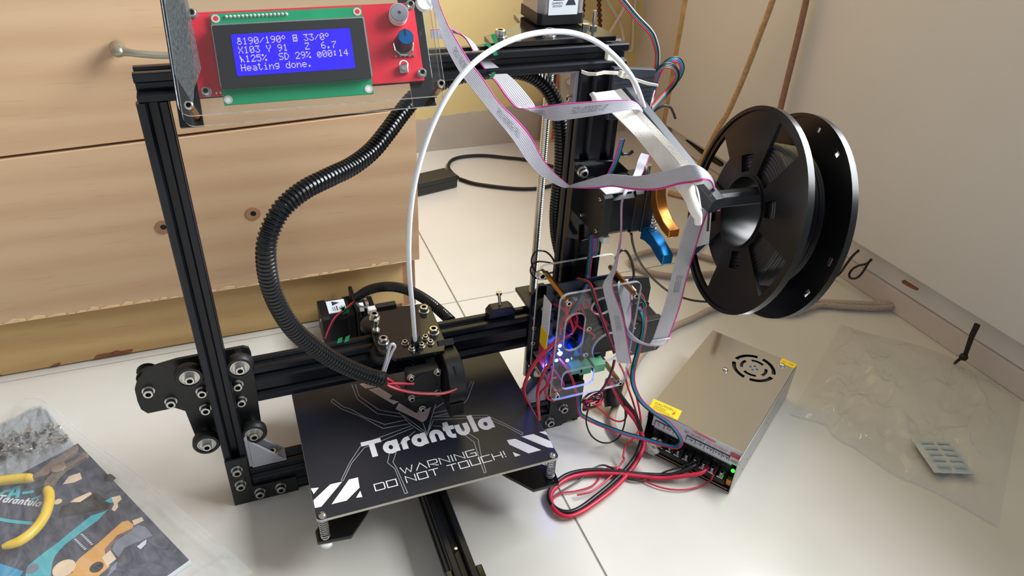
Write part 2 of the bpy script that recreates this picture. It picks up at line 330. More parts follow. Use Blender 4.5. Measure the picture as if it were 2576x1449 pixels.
# ---------------------------------------------------------------- chest of drawers
cb = thing('drawer_chest', 'beech chest of drawers with chipped edges left of the yellow wall', 'chest of drawers', (-230, 500, 0))
obj('body', MB().box((-705, 271, 84), (250, 752, 720)), 'dkgap', cb, smooth=None)
obj('side_panel', MB().box((236, 276, 0), (252.5, 752, 83.5)).box((250.2, 271, 84), (253.5, 752, 720)), 'bedge', cb, smooth=None)
obj('plinth', MB().box((-700, 274, 2.5), (235.5, 290, 83.5)), 'ply', cb, smooth=None)
def front(name, x0, x1, z00, z01, z10, z11, y0=253, y1=270.5):
    b = MB().prism([(x0, y0, z00), (x1, y0, z01), (x1, y0, z11), (x0, y0, z10)], (0, y1-y0, 0)); b.m[3] = 1
    return obj(name, b, ['wood', 'bedge'], cb, smooth=None, bevel=.8, seg=1)
d1 = front('drawer', -706, 253.5, 85, 84.5, 248.5, 285)
d2 = front('drawer', -706, 253.5, 251, 288, 470, 470)
d3 = front('drawer', -706, 253.5, 473, 473, 690, 690)
jag = []; x = -700
while x < 250: jag.append(x); x += random.uniform(8, 26)
b = MB()
for a, c in zip(jag, jag[1:]):
    h = random.choice((1.2, 2, 3, 4.5, 1, .8)); b.prism([(a, 252.9, 84.4), (c, 252.9, 84.4), (c, 252.9, 84.6+h*.6), ((a+c)/2, 252.9, 84.6+h)], (0, -.5, 0))
obj('chipped_edge', b, 'chipl', d1, smooth=None)
for c_ in (63.6,252.8,179.4), (-29.8,252.8,176.6):
    hb = MB().lathe([(3.2, 0), (8, 0), (8, .7), (3.2, .7), (3.2, 0)], c_, (0, -1, 0), 20).lathe([(0, 0), (3.2, 0), (3.2, .4), (0, .4)], c_, (0, -1, 0), 14, 1)
    obj('screw_hole', hb, ['bedge', 'dk'], d1)
hp = [(-29,236,369.6),(-24.1,236,369.3),(-13,229,368.9),(5,228,366.6),(18.5,228,365.8)]
hp = [V(p) for p in hp]; hp += [hp[-1]+V((30, 0, -1)), hp[-1]+V((60, 0, 0)), hp[-1]+V((74, 6, 1)), hp[-1]+V((82, 18, 2))]
P_ = cr([hp[0]+V((-2, 14, 0))]+hp, 6)
obj('handle', MB().tube(P_, 4, 12, radii=[6.5-3.2*min(1, i/16) if i < 40 else 3.3+3*max(0, (i-44)/8) for i in range(len(P_))]), 'handle', d2, label='dull nickel bow handle')
chips = [[(-187.5,274,1.1),(-180,274,6),(-175.3,274,6),(-177.2,274,0.5)], [(-141.7,274,2),(-136.9,274,8.1),(-128.7,274,8.2),(-121.8,274,7.7),(-115.4,274,9.8),(-109.8,274,7.1),(-102.7,274,7.7),(-97.8,274,7.2),(-100.4,274,2.1),(-114.6,274,2.8)],
         [(-237.2,274,3.8),(-235.2,274,2.3),(-237.7,274,2)], [(194.9,274,4.5),(214,274,5.5),(233.3,274,6.1),(233.2,274,3.5),(194.7,274,1.8)]]
for c_ in chips: obj('bare_chip', MB().prism([(p[0], p[1], max(2.6, p[2])) for p in c_], (0, -.7, 0)), 'chip', [o for o in cb.children if o.name.startswith('plinth')][0], smooth=None)
# ---------------------------------------------------------------- things by the back wall
so = thing('wall_socket', 'ivory wall socket box low on the yellow wall', 'socket', (700, 766, 110))
obj('plate', MB().prism([(671.8,764.5,137.6),(728.5,764.5,141.7),(740.5,764.5,38.5),(681.5,764.5,32)], (0, -9, 0)), 'sock', so, smooth=None, bevel=2)
pl = thing('power_plug', 'ivory plug pushed into the wall socket behind the printer', 'plug', (700, 750, 105))
pb = [(682.1,754,121.7),(692.3,754,128.9),(707.8,754,126.9),(715.8,754,88.9),(703.1,754,98.9),(696.1,754,110.1)]
obj('body', MB().prism(pb, (0, -20, 0)), 'sock', pl, smooth=None, bevel=3)
pk = thing('package', 'colourful printed packet standing against the yellow wall behind the lead screw', 'packet', (640, 745, 0))
q = [(648.7,745,149.3),(664,745,148.3),(667.6,745,85.1),(644.8,745,85.2)]
q = [V(p) for p in q]; q[2].z = q[3].z = 0; q[3].x = q[0].x-10; q[2].x = q[1].x
obj('box', MB().prism(q, (0, 12, 0)), 'pcream', pk, smooth=None, bevel=.5)
e = V((0, -.4, 0)); dx = (q[1]-q[0]); dz = V((0, 0, q[0].z))
def onp(u, v): return q[0]+dx*u-dz*(1-v)*1+e
obj('red_band', MB().prism([onp(.7, .05), onp(.98, .05), onp(.98, .97), onp(.7, .97)], e), 'pack', pk, smooth=None)
obj('dark_panel', MB().prism([onp(.3, .72), onp(.68, .72), onp(.68, .97), onp(.3, .97)], e), 'navy', pk, smooth=None)
obj('round_mark', MB().lathe([(0, 0), (6, 0), (6, .5), (0, .5)], onp(.5, .5), (0, -1, 0), 18), 'pack', pk)
ch = thing('bead_chain', 'string of dark brown beads hanging in front of the yellow wall', 'bead chain', (735, 740, 240))
pts = [(727.8,740,304.3),(731.4,740,276.4),(735,740,255),(738.7,740,233.1),(739.4,740,214.7)]
Pc = resample(cr(pts, 10), 9.4); bm_ = MB().lathe([(0, -4.7)]+[(4.7*math.cos(math.radians(a)), 4.7*math.sin(math.radians(a))) for a in range(-70, 71, 20)]+[(0, 4.7)], (0, 0, 0), (0, 0, 1), 14).mesh('bead', ['bead'], 60)
obj('string', MB().tube(Pc, .7, 5), 'wire', ch)
def beads(Pc, par):
    for p in Pc:
        o = bpy.data.objects.new('bead', bm_); C.objects.link(o); adopt(o, par); X = Matrix.Translation(p*S); o.matrix_basis = X
beads(Pc, ch)
ch2 = thing('bead_chain', 'string of brown beads just right of the upper stepper motor', 'bead chain', (700, 745, 240))
P2 = resample(cr([(697,745,304.1),(700.2,745,276.4),(702.7,745,262.2),(701.8,745,240.7)], 10), 9.4); obj('string', MB().tube(P2, .7, 5), 'wire', ch2); beads(P2, ch2)
wire('white_cable', [(750.1,752,294.3),(757.7,752,269.3),(773.1,752,250.6),(789.3,752,227.8),(799.8,752,204.7),(803.9,752,189.2),(810.4,752,176.5)], 3, 'sock', cat='cable', label='ivory cable slanting down the yellow wall beside the beads')
wire('white_cable', [(794.8,746,294.3),(792.7,746,269.4),(786.9,746,251.5),(776.6,746,233.6),(766.3,746,215.5),(758.4,746,203.9),(754.7,746,193.5)], 3, 'sock', cat='cable', label='ivory cable crossing in front of its neighbour on the yellow wall')
wire('white_cable', [(819.4,758,283.9),(820.7,758,254.7),(822,758,224.9),(826.1,758,194.1),(826.8,758,178.5),(824.2,758,172.4),(816.9,758,172.8),(810.7,758,177.9)], 2.6, 'sock', cat='cable', label='ivory cable hooked near the corner of the yellow wall')
ad = thing('power_adapter', 'black box-shaped power adapter on the floor beside the drawers', 'power adapter', (372, 632, 0))
A, B, D = V((414.9,599.3,0)), V((325.7,579.5,0)), V((401.2,636.7,25)); D.z = 0
A.z = B.z = 0
ap = [B, A, D, B+(D-A)]
obj('case', MB().prism([p+V((0, 0, .3)) for p in ap], (0, 0, 24.5)), 'adapter', ad, smooth=None, bevel=3)
ins = [p*.97+(A+D+B+B+(D-A))/4*.03 for p in ap]
obj('seam', MB().prism([p+(p-(A+D+B+B+D-A)/4)*.006+V((0, 0, 15)) for p in ap], (0, 0, 2.4)), 'dk', ad, smooth=None, bevel=.6)
wire('adapter_cable', [(424.6,630.1,4),(420.3,650.3,4),(421.3,678.5,4),(436.7,705.7,4),(462.2,716,4),(501,711.5,4),(538.9,691.9,4),(578.9,668,4),(617.3,622.3,4),(633.4,585.6,4),(604.9,558.7,4),(579.7,555.5,4),(546.8,551.3,4),(505.5,562.7,4),(449.7,596.2,4),(425.9,624.6,4)], 3.2, 'wire', sm=8, cat='cable', label='black cable looping on the floor from the black adapter')
# ropes and the strap by the cabinet
rp = thing('tan_rope', 'tan rope slanting down in front of the cabinet front', 'rope', (800, 400, 100))
obj('cord', MB().tube(cr([(806,358.2,375.3),(806,359.9,352.4),(806,367.5,315.4),(806,376.7,269),(806,386.7,226),(806,400.2,179.3),(806,418.9,138.2),(806,435.6,92.2),(806,444.7,58.5)]+[(800, 436, 30), (792, 446, 6), (770, 470, 5)], 8), 4.4, 10), 'rope', rp)
wire('brown_rope', [(838,329.8,380.4),(838,327.4,354.4),(838,325.3,305.2),(838,324.4,268),(838,323.3,226.2),(838,321.4,186.2),(838,314.2,143.4)]+[(838, 345, 60), (836, 346, 12), (825, 356, 5.2)], 4.6, 'rope2', n=10, cat='rope', label='brown rope hanging straight in front of the cabinet front above the spool')
st = thing('black_strap', 'flat black strap knotted near the floor under the cabinet front', 'strap', (886, -60, 0))
obj('band', MB().strip([(876,-61.2,69.4),(876,-61.7,52.4),(876,-63.8,38.1),(876,-65.9,23.6)], [(876,-68.1,70.7),(876,-68.3,51),(876,-69.8,34.3),(876,-70.8,22.2)], 2), 'dk', st)
obj('knot', MB().lathe([(0, -5), (4, -3.5), (5.4, 0), (4, 3.5), (0, 5)], (874,-68.8,21.1), (.3, .2, 1), 14), 'dk', st)
obj('tail', MB().tube(cr([(874,-68.3,20.8), (872,-66.2,15), (877.9,-60.4,3)], 5), 2, 8), 'dk', st)
wire('black_loop', [(868,102.8,64.4),(868,109,54),(868,119.2,45.1),(868,126.2,35.4),(868,129.2,25.3),(868,126.1,20.2),(868,119,22.6),(868,112.7,30.1),(868,108.5,42.2),(868,105.8,57.3),(868,103.3,65.5)], 1.7, 'wire', cat='cord', label='small black cord loop peeking out below the cabinet front')
wire('black_string', [(866,126.5,66.7),(866,132.8,53.7),(866,138.6,35.1),(866,143.9,16.5),(866,155,-1.9),(866,168,-23.4)], 1.9, 'wire', cat='cord', label='black cord running from below the cabinet front behind the spool')
# ================================================================ the 3-D printer
pr = thing('3d_printer', 'black desktop 3D printer with an open aluminium frame standing on the tiled floor', '3d printer', (180, 20, 0))
UR = 329
extrusion('upright', 20, 20, (10, 13, 0), (10, 13, 400), (1, 0, 0), pr)
extrusion('upright', 40, 20, (UR+20, 13, 0), (UR+20, 13, 400), (1, 0, 0), pr)
tb = extrusion('top_beam', 20, 20, (2, 13, 410), (369, 13, 410), (0, 1, 0), pr)
extrusion('bottom_beam', 20, 40, (20, 13, 20), (168, 13, 20), (0, 1, 0), pr)
extrusion('bottom_beam', 20, 40, (190, 13, 20), (UR, 13, 20), (0, 1, 0), pr)
extrusion('bed_rail', 20, 40, (179, -215, 20), (179, 255, 20), (1, 0, 0), pr)
rb = MB().box((189, -220, 0), (195, -163, 38)).box((163, -220, 0), (169, -160, 38)).box((163, -224, 0), (195, -218, 38))
obj('rail_end_bracket', rb, 'gloss', pr, smooth=None, bevel=1)
screw('m3b', (195, -190, 24), (1, 0, 0), pr); obj('grub_screw', MB().cyl((179, -141, 33.5), (179, -141, 37), 1.5, 10), 'steel', pr)
# corner plates
def lplate(xo, s, hol):
    pts = [(0, 0), (60, 0), (60, 19), (21, 19), (19, 21), (19, 60), (0, 60)]
    b = MB().prism([(xo+s*x, 3, z) for x, z in pts], (0, -3, 0)); o = obj('corner_plate', b, 'blk', pr, smooth=None, bevel=.5)
    for x, z in hol: screw('m5', (xo+s*x, 0, z), (0, -1, 0), o)
lplate(0, 1, [(9, 48), (9.3, 28.5), (24.5, 12), (44, 12)])
rp_ = MB().prism([(309, 3, 0), (347, 3, 0), (349, 3, 3.5), (354, 3, 3.5), (356, 3, 6), (369, 3, 6), (369, 3, 60), (330, 3, 60), (330, 3, 22), (309, 3, 22)], (0, -3, 0))
o = obj('corner_plate', rp_, 'blk', pr, smooth=None, bevel=.5)
for x, z in ((331, 12), (346, 28)): screw('m5', (x, 0, z), (0, -1, 0), o)
# translucent angle brackets
def gusset(x0, sx, z0, sz, y0=5, y1=21):
    b = MB().box((x0, y0, z0), (x0+sx*3, y1, z0+sz*38)).box((x0, y0, z0), (x0+sx*34, y1, z0+sz*3))
    b.prism([(x0+sx*3, y0, z0+sz*36), (x0+sx*32, y0, z0+sz*3), (x0+sx*3, y0, z0+sz*3)], (0, 2.6, 0)).prism([(x0+sx*3, y1, z0+sz*36), (x0+sx*32, y1, z0+sz*3), (x0+sx*3, y1, z0+sz*3)], (0, -2.6, 0))
    o = obj('angle_bracket', b, 'clip', pr, smooth=None, bevel=.5, label='translucent angle bracket'); return o
g = gusset(20, 1, 40, 1); screw('m5', (42, 13, 43), (0, 0, 1), g)
g = obj('angle_bracket', MB().box((UR-3, 8, 400), (UR, 18, 362)).box((UR-3, 8, 400), (UR-24, 18, 397)), 'clip', pr, smooth=None, bevel=.5, label='translucent angle bracket'); screw('m3', (UR-3, 13, 374), (-1, 0, 0), g)
g = gusset(UR, -1, 40, 1)
# ---- moving gantry: beam, side plates, wheels
extrusion('gantry_beam', 20, 40, (-14, 38, 120), (400, 38, 120), (0, 1, 0), pr)
lp = [(-53.7,25,152.8),(-46.4,25,162),(-35.4,25,165.7),(-19.3,25,168.2),(34.8,25,169),(39.1,25,166.6),(40.2,25,160),(37.2,25,77.1),(33.8,25,66),(0.4,25,63.5),(-21.1,25,61.1),(-24.2,25,70.5),(-22.3,25,101.3),(-23.7,25,109.6),(-31.1,25,115.7),(-53.2,25,115.5),(-57.3,25,121.5),(-58.1,25,131.1),(-57.3,25,144.7)]
lp[10:12] = [(40, 25, 66), (-20, 25, 62)]; lp = lp[:12]+lp[13:]
gp = obj('gantry_plate', MB().prism([(p[0], 25, p[2]) for p in lp], (0, 3, 0)), 'blk', pr, smooth=None, bevel=.4)
for p in [(-47.4,21,140.9),(-32.7,21,124.5),(-6.3,21,129.3),(-6.9,21,108.8),(23.7,21,129),(23.9,21,109.5)]: screw('m5', (p[0], 25, p[2]), (0, -1, 0), gp)
obj('idler_pulley', MB().lathe([(0, 0), (9, 0), (9, 1), (7, 1.4), (7, 9), (9, 9.4), (9, 10), (0, 10)], (-46, 29, 151), (0, 1, 0), 20), 'blk', gp)
def wheel(x, z, par):
    w_ = MB().lathe([(8.2, -4.6), (10.6, -4.6), (12, -2.6), (12, 2.6), (10.6, 4.6), (8.2, 4.6)], (x, 13, z), (0, -1, 0), 32)
    o = obj('wheel', w_, 'rub', par)
    obj('bearing', MB().lathe([(4, 3.6), (6, 3.6), (6.3, 3.2), (6.8, 3.2), (7.1, 3.8), (8.4, 3.8), (8.4, -3.8), (4, -3.8), (4, 3.6)], (x, 13, z), (0, -1, 0), 28), 'steel', o)
    obj('spacer', MB().cyl((x, 25, z), (x, 17, z), 5, 16), 'steel', o); screw('m5b', (x, 13-3.4, z), (0, -1, 0), o)
for x, z in ((-11.3, 158.6), (29.3, 159), (-11.6, 78.5), (29.4, 78.3)): wheel(x, z, gp)
obj('eccentric_nut', MB().cyl((29.3, 25, 159), (29.3, 20, 159), 5.5, 6), 'steel', gp, smooth=20)
rg = [(309, 84), (309, 168), (318, 178), (398, 172), (445, 165), (450, 150), (450, 98), (440, 90), (392, 86), (388, 66), (318, 66)]
gp2 = obj('gantry_plate', MB().prism([(x, 25, z) for x, z in rg], (0, 3, 0)), 'blk', pr, smooth=None, bevel=.4)
for x, z in ((319.5, 158.6), (378.5, 159), (319.5, 78.5), (378.5, 78.3)): wheel(x, z, gp2)
for z in (108, 128, 140): screw('m3b', (314, 25, z), (0, -1, 0), gp2)
# lead screw with its nut
b = MB(); prof = []
h = 30
while h < 428: prof += [(3.2, h), (4, h+.5), (4, h+1.1), (3.2, h+1.6)]; h += 2
obj('lead_screw', b.lathe([(0, 30)]+prof+[(0, h)], (327, 61, 0), (0, 0, 1), 14), 'steel', pr, smooth=50)
obj('lead_screw_nut', MB().lathe([(4.1, 0), (11, 0), (11, -3.5), (5.2, -3.5), (5.2, -14), (4.1, -14)], (327, 61, 142), (0, 0, 1), 24), 'brass', pr)
obj('nut_arm', MB().box((312, 28, 142), (345, 74, 146)), 'blk', pr, smooth=None, bevel=.5)
# ---- stepper motors
def motor(name, c, ax, up, L, label=True, conn=None, flip=False, face=None):
    # c: centre of the flange; the body runs from it along ax; up: direction of the label side
    ax, up = V(ax), V(up); q = ax.cross(up); o_ = V(c)
    X = Matrix((q, up, ax)).transposed().to_4x4(); X.translation = o_
    def oct(r, ch, h): return [(x, y, h) for x, y in ((r, r-ch), (r-ch, r), (-r+ch, r), (-r, r-ch), (-r, -r+ch), (-r+ch, -r), (r-ch, -r), (r, -r+ch))]
    b = MB(); b.X = X; b.prism(oct(21.1, 3, 0), (0, 0, 9)); m_ = obj(name, b, 'blk', pr, smooth=None, bevel=.4)
    b = MB(); b.X = X; b.prism(oct(20.6, 5, 9), (0, 0, L-18)); obj('stator', b, 'zinc' if label == 'z' else 'anod', m_, smooth=None)
    b = MB(); b.X = X; b.prism(oct(21.1, 3, L-9), (0, 0, 9)); obj('end_cap', b, 'blk', m_, smooth=None, bevel=.4)
    for sx in (-1, 1):
        for sy in (-1, 1): screw('m2', X @ V((15.5*sx, 15.5*sy, L)), ax, m_)
    if label:
        b = MB(); b.X = X; b.box((-13, 20.6, 8), (13, 21.5, L-10)); l_ = obj('label', b, 'label', m_, smooth=None)
        xd, yd = (q, -ax) if not flip else (-q, ax)
        P = lambda u, v: X @ V((u, 21.6, v))
        k = 1 if not flip else -1; mid = (L-2)/2
        b = MB(); b.X = X
        tx, tz = (6.5, mid)
        yk = -k
        tri = [(tx-4.6, tz-5*yk*-1*-1), (tx+4.6, tz-5*yk), (tx, tz+4*yk)]
        tri = [(tx-4.6, tz-4.5*yk), (tx+4.6, tz-4.5*yk), (tx, tz+4.5*yk)]
        b.prism([(u, 21.5, v) for u, v in tri], (0, .15, 0)); b.prism([(u*.9+tx*.1-0, 21.5, v) for u, v in ((-11, mid+.6), (-.5, mid+.6), (-.5, mid-.6), (-11, mid-.6))], (0, .15, 0))
        obj('warning_triangle', b, 'ink', m_, smooth=None)
        txt('lettering', 'STEPPING\nMOTOR', 2.3, X @ V((-5.5, 21.65, mid+yk*-4)), xd, yd, 'ink', m_)
        txt('lettering', 'MOTOR\n2016', 2.3, X @ V((-5.5, 21.65, mid+yk*4.5)), xd, yd, 'ink', m_)
    return m_
zm = motor('z_motor', (325, 62, 427), (0, 0, 1), (0, -1, 0), 42, 'z', flip=True)
ym = motor('y_motor', (160, 229, 30), (-1, 0, 0), (0, 0, 1), 40, True)
motor('x_motor', (424, 24.5, 119), (0, -1, 0), (1, 0, 0), 41, False)
# upper motor plate on the beam, standing screw, lower motor plate
mp = MB().prism([(250, 6, 421.5), (252, 26, 421.5), (268, 38, 421.5), (296, 60, 421.5), (300, 86, 421.5), (352, 86, 421.5), (358, 30, 421.5), (358, 6, 421.5)], (0, 0, 4))
mpo = obj('motor_plate', mp, 'gloss', pr, smooth=None, bevel=.5)
for x, y in ((263, 20), (303, 15)): screw('m5', (x, y, 425.5), (0, 0, 1), mpo)
obj('long_screw', MB().cyl((349, 30, 423), (349, 30, 440), 1.5, 12).cyl((349, 30, 425.5), (349, 30, 428), 3.2, 6).cyl((343, 33, 425.5), (343, 33, 429), 3, 12), 'steel', mpo)
ymp = obj('motor_plate', MB().box((161, 200, 0), (165.5, 258, 58)), 'blk', pr, smooth=None, bevel=.6)
obj('belt_pulley', MB().lathe([(0, 0), (8, 0), (8, 1), (6, 1.3), (6, 8), (8, 8.3), (8, 14), (0, 14)], (166, 229, 44), (1, 0, 0), 20), 'steel', ymp)
sw = obj('limit_switch', MB().box((170, 214, 41), (176, 236, 52)), 'blk', pr, smooth=None, bevel=.5); obj('connector', MB().box((166.5, 213, 48), (172, 220, 57)), 'white', sw, smooth=None, bevel=.4)
# ---- heated bed
ZT = 79.0
bed = obj('heated_bed', MB().prism([(179+x, 2+y, 76.2) for x, y in rrect(0, 0, 220, 220, 4)], (0, 0, 2.6)), 'bedrim', pr, smooth=None, label='heated bed plate with a pale edge')
obj('bed_surface', MB().prism([(179+x, 2+y, 78.8) for x, y in rrect(0, 0, 219.6, 219.6, 4)], (0, 0, .2)), 'bedtop', bed, smooth=None)
DZ = ZT+.12
def bp(x, y, z=DZ): return (x, y, z)
def deco(name, lists, m, z=DZ):
    b = MB()
    for L in lists: b.prism([(p[0], p[1], ZT) for p in L], (0, 0, z-ZT))
    return obj(name, b, m, bed, smooth=None)
deco('hazard_stripe', [[(69.5,-72.1,79),(76.2,-73.3,79),(71,-78.9,79)], [(86,-72.9,79),(96.3,-73.1,79),(75,-94.4,79),(69.8,-94.1,79),(69.8,-85.6,79)], [(102.2,-72.7,79),(110.1,-72.7,79),(109.2,-84.4,79),(96.1,-94.8,79),(83.5,-94.6,79)], [(109,-88.1,79),(109.4,-95.3,79),(104.1,-94.4,79)]], 'bedink')
deco('hazard_stripe', [[(250.3,-72.2,79),(258.4,-73.1,79),(276.3,-94.1,79),(263.5,-94.2,79),(250.7,-78.4,79)], [(265,-72.3,79),(277.2,-72.8,79),(289.3,-86.8,79),(288.3,-95.4,79),(283,-92.7,79)], [(283.5,-72.1,79),(289.7,-72.9,79),(289.6,-79,79)], [(250.2,-88,79),(255.7,-93.8,79),(250.2,-94.1,79)]], 'bedink')
deco('body_mark', [[(161.4,0.9,79),(166.5,8.2,79),(179.2,-10.8,79),(195.3,0.9,79),(200.4,2.9,79),(186.9,-21.7,79),(181.5,-25.1,79),(176.2,-17,79)]], 'pinkink')
deco('body_mark', [[(142.1,36.8,79),(152.8,37.1,79),(162.7,20.7,79),(158.5,16.9,79),(167,10.1,79),(161.1,8,79)], [(135.2,47.9,79),(155.1,47.5,79),(159.8,37.4,79),(139.6,39.2,79)]], 'pinkink')
legs = [[(105.9,34,79),(114.5,19.2,79),(120.1,14.4,79),(130.7,-0.8,79),(146.8,-16.5,79),(168.3,-16.9,79)], [(104,30.6,79),(112.1,17,79),(127.8,0.8,79),(143.8,-21.1,79),(169.4,-23,79)], [(105.9,34,79),(104,30.6,79)],
 [(131.3,48.7,79),(131.6,29.8,79),(145.7,5,79),(164.2,-6.9,79)], [(127.9,48.7,79),(129,26.5,79),(143.3,-0,79),(164.3,-11.8,79)],
 [(244.7,16.4,79),(234.1,1.7,79),(236.9,3.9,79),(216.2,-17,79),(194.6,-15.9,79)], [(247.1,15.6,79),(233.5,-6.5,79),(217.6,-21.4,79),(193.3,-20.7,79)],
 [(193.3,-20.7,79),(242.9,-34.7,79),(257.1,-52.9,79),(268.2,-68.7,79)], [(192.1,-24.8,79),(240.6,-37.4,79),(255.7,-54.7,79),(266.2,-70.5,79),(268.2,-68.7,79)],
 [(169.9,-26,79),(121.3,-34.6,79),(105.9,-54.3,79),(95.7,-71.3,79),(97.3,-72.3,79)], [(171,-29.2,79),(122.1,-40.1,79),(107.5,-55.2,79),(97.3,-72.3,79)],
 [(171.7,-34.1,79),(142.8,-53.1,79),(138.3,-64.3,79),(142.9,-73.4,79),(144.5,-103.4,79),(146.9,-103.4,79)], [(148.8,-54.2,79),(143.1,-65.1,79),(144.6,-73.9,79),(146.9,-103.4,79)],
 [(189.9,-32.6,79),(212.8,-43,79),(225,-62.7,79),(221.4,-81,79),(218.9,-103,79),(216.8,-103.4,79)], [(214.7,-53.8,79),(220.3,-64.8,79),(219.4,-73.4,79),(216.8,-103.4,79)],
 [(163.4,-4.7,79),(170.3,-24.3,79),(181.1,-42.7,79),(191.9,-25.7,79)], [(166.2,-9.5,79),(181.8,-40.2,79),(199.4,-6.5,79)], [(181.7,-26.1,79),(181.3,-41.9,79)], [(195.9,-11.4,79),(215.4,-1.6,79)], [(183.2,-39.7,79),(192.1,-20,79),(200.5,-4.9,79)]]
b = MB(); strokes(b, [[(p[0], p[1]) for p in L] for L in legs], .7, bp, None, .004); obj('line_drawing', b, 'bedline', bed, smooth=None)
def arc(cx, cy, rx, ry, a0, a1, n=10): return [(cx+rx*math.cos(math.radians(a0+(a1-a0)*k/n)), cy+ry*math.sin(math.radians(a0+(a1-a0)*k/n))) for k in range(n+1)]
W0 = .26
BIG = {'T': (.86, [[(.0, .9), (.86, .9)], [(.43, .85), (.43, .12)]]), 'a': (.82, [arc(.36, .36, .26, .25, 0, 360, 16), [(.64, .66), (.64, .12)]]),
 'r': (.5, [[(.15, .12), (.15, .45)], arc(.42, .36, .27, .26, 180, 92, 6)]), 'n': (.76, [[(.15, .12), (.15, .4)], arc(.38, .38, .23, .24, 180, 0, 10), [(.61, .4), (.61, .12)]]),
 't': (.5, [[(.2, .95), (.2, .36)], arc(.42, .34, .22, .22, 180, 270, 6), [(.05, .64), (.48, .64)]]), 'u': (.76, [[(.15, .64), (.15, .36)], arc(.38, .36, .23, .24, 180, 360, 10), [(.61, .36), (.61, .64)]]), 'l': (.34, [[(.15, 1.02), (.15, .12)]])}
def word(s, G, mb, x, y, dx, dy, h, wd, wst, fn, gap=.1):
    # glyph strokes laid along (dx, dy)
    L = math.hypot(dx, dy); dx, dy = dx/L, dy/L; tot = sum(G[c][0]+gap for c in s)-gap; k = L/tot; cx = 0
    for c in s:
        strokes(mb, [[(x+dx*(cx+px)*k-dy*py*h, y+dy*(cx+px)*k+dx*py*h) for px, py in ln] for ln in G[c][1]], wst, fn); cx += G[c][0]+gap
b = MB(); word('Tarantula', BIG, b, 122, -55, 124.5, 1.2, 22, 0, 5.2, lambda x, y: bp(x, y, DZ+.1)); obj('lettering', b, 'bedink', bed, smooth=None)
TH = {'W': (1.25, [[(0, 1), (.32, 0), (.62, .75), (.93, 0), (1.25, 1)]]), 'A': (1.1, [[(0, 0), (.55, 1), (1.1, 0)]]), 'R': (.95, [[(0, 0), (0, 1), (.85, 1), (.95, .9), (.95, .5), (.85, .4), (.15, .4), (.95, 0)]]),
 'N': (1, [[(0, 0), (0, 1), (1, 0), (1, 1)]]), 'I': (.1, [[(0.05, 0), (.05, 1)]]), 'G': (1, [[(1, 1), (0, 1), (0, 0), (1, 0), (1, .5), (.45, .5)]]), 'D': (1, [[(0, 0), (0, 1), (.9, 1), (1, .9), (1, .1), (.9, 0), (0, 0)]]),
 'O': (1, [[(0, 0), (0, 1), (1, 1), (1, 0), (0, 0)]]), 'T': (1, [[(0, 1), (1, 1)], [(.5, 1), (.5, 0)]]), 'U': (1, [[(0, 1), (0, 0), (1, 0), (1, 1)]]), 'C': (1, [[(1, 1), (0, 1), (0, 0), (1, 0)]]),
 'H': (1, [[(0, 0), (0, 1)], [(1, 0), (1, 1)], [(0, .5), (1, .5)]]), '!': (.12, [[(.06, 1), (.06, .35)], [(.06, .12), (.06, 0)]]), ' ': (.45, [])}
b = MB(); word('WARNING', TH, b, 147.5, -81.4, 69.8, 0, 7.6, 0, .95, lambda x, y: bp(x, y, DZ+.05), .28); word('DO NOT TOUCH!', TH, b, 121.6, -92.6, 121, .9, 7.4, 0, .95, lambda x, y: bp(x, y, DZ+.05), .28)
obj('lettering', b, 'bedink', bed, smooth=None)
for x in (74.5, 283.5):
    for y in (-103.8, 106.5):
        screw('pan', (x, y, 79), (0, 0, 1), bed)
        sp = [V((x+3.6*math.cos(t*.6), y+3.6*math.sin(t*.6), 50.5+t*25.2/95)) for t in range(96)]
        obj('spring', MB().tube(sp, .65, 6), 'steel', bed)
        obj('level_nut', MB().lathe([(0, 0), (4.6, 0), (5.6, 1), (5.6, 3.6), (4.6, 4.5), (0, 4.5)], (x, y, 41.5), (0, 0, 1), 14), 'white', bed, label='white levelling nut')
arm_ = [(-112, -110), (-84, -113), (-66, -92), (-46, -62), (46, -62), (66, -92), (84, -117), (110, -117), (112, -100), (62, -40), (62, 40), (112, 100), (110, 112), (84, 112), (46, 62), (-46, 62), (-84, 112), (-110, 112), (-112, 100), (-62, 40), (-62, -40), (-112, -98)]
obj('bed_carriage', MB().prism([(179+x, 2+y*.985, 46.5) for x, y in arm_], (0, 0, 4)), 'gloss', pr, smooth=None, bevel=.5)
for x in (160, 198):
    for y in (-40, 40): obj('wheel', MB().lathe([(0, -5), (10.6, -5), (12, -2.6), (12, 2.6), (10.6, 5), (0, 5)], (x, y, 30), (0, 0, 1), 24), 'rub', pr)
# ---- print head carriage
CZ = 154.5
cp = MB().prism([(161, 62, CZ), (209, 57.5, CZ), (212, 50, CZ), (210, -8, CZ), (205, -20, CZ), (160, -18, CZ), (148, -2, CZ), (147, 14, CZ), (151, 56, CZ)], (0, 0, 3.5))
car = obj('print_carriage', cp, 'gloss', pr, smooth=None, bevel=.5)
for x, y in ((155.3, 47.5), (203.5, 44), (155.2, 8), (203, 8)):
    screw('m5', (x, y, CZ+3.5), (0, 0, 1), car)
    yy = 62 if y > 30 else 14
    obj('wheel', MB().lathe([(0, -5), (10.6, -5), (12, -2.6), (12, 2.6), (10.6, 5), (0, 5)], (x, yy if y > 30 else 15.5, 139), (0, 0, 1), 24), 'rub', car)
obj('tension_screw', MB().cyl((152, 28, CZ-2), (152, 22, CZ+20), 1.8, 10).cyl((152, 25, CZ+5), (152, 24.4, CZ+8), 3.4, 6), 'steel', car)
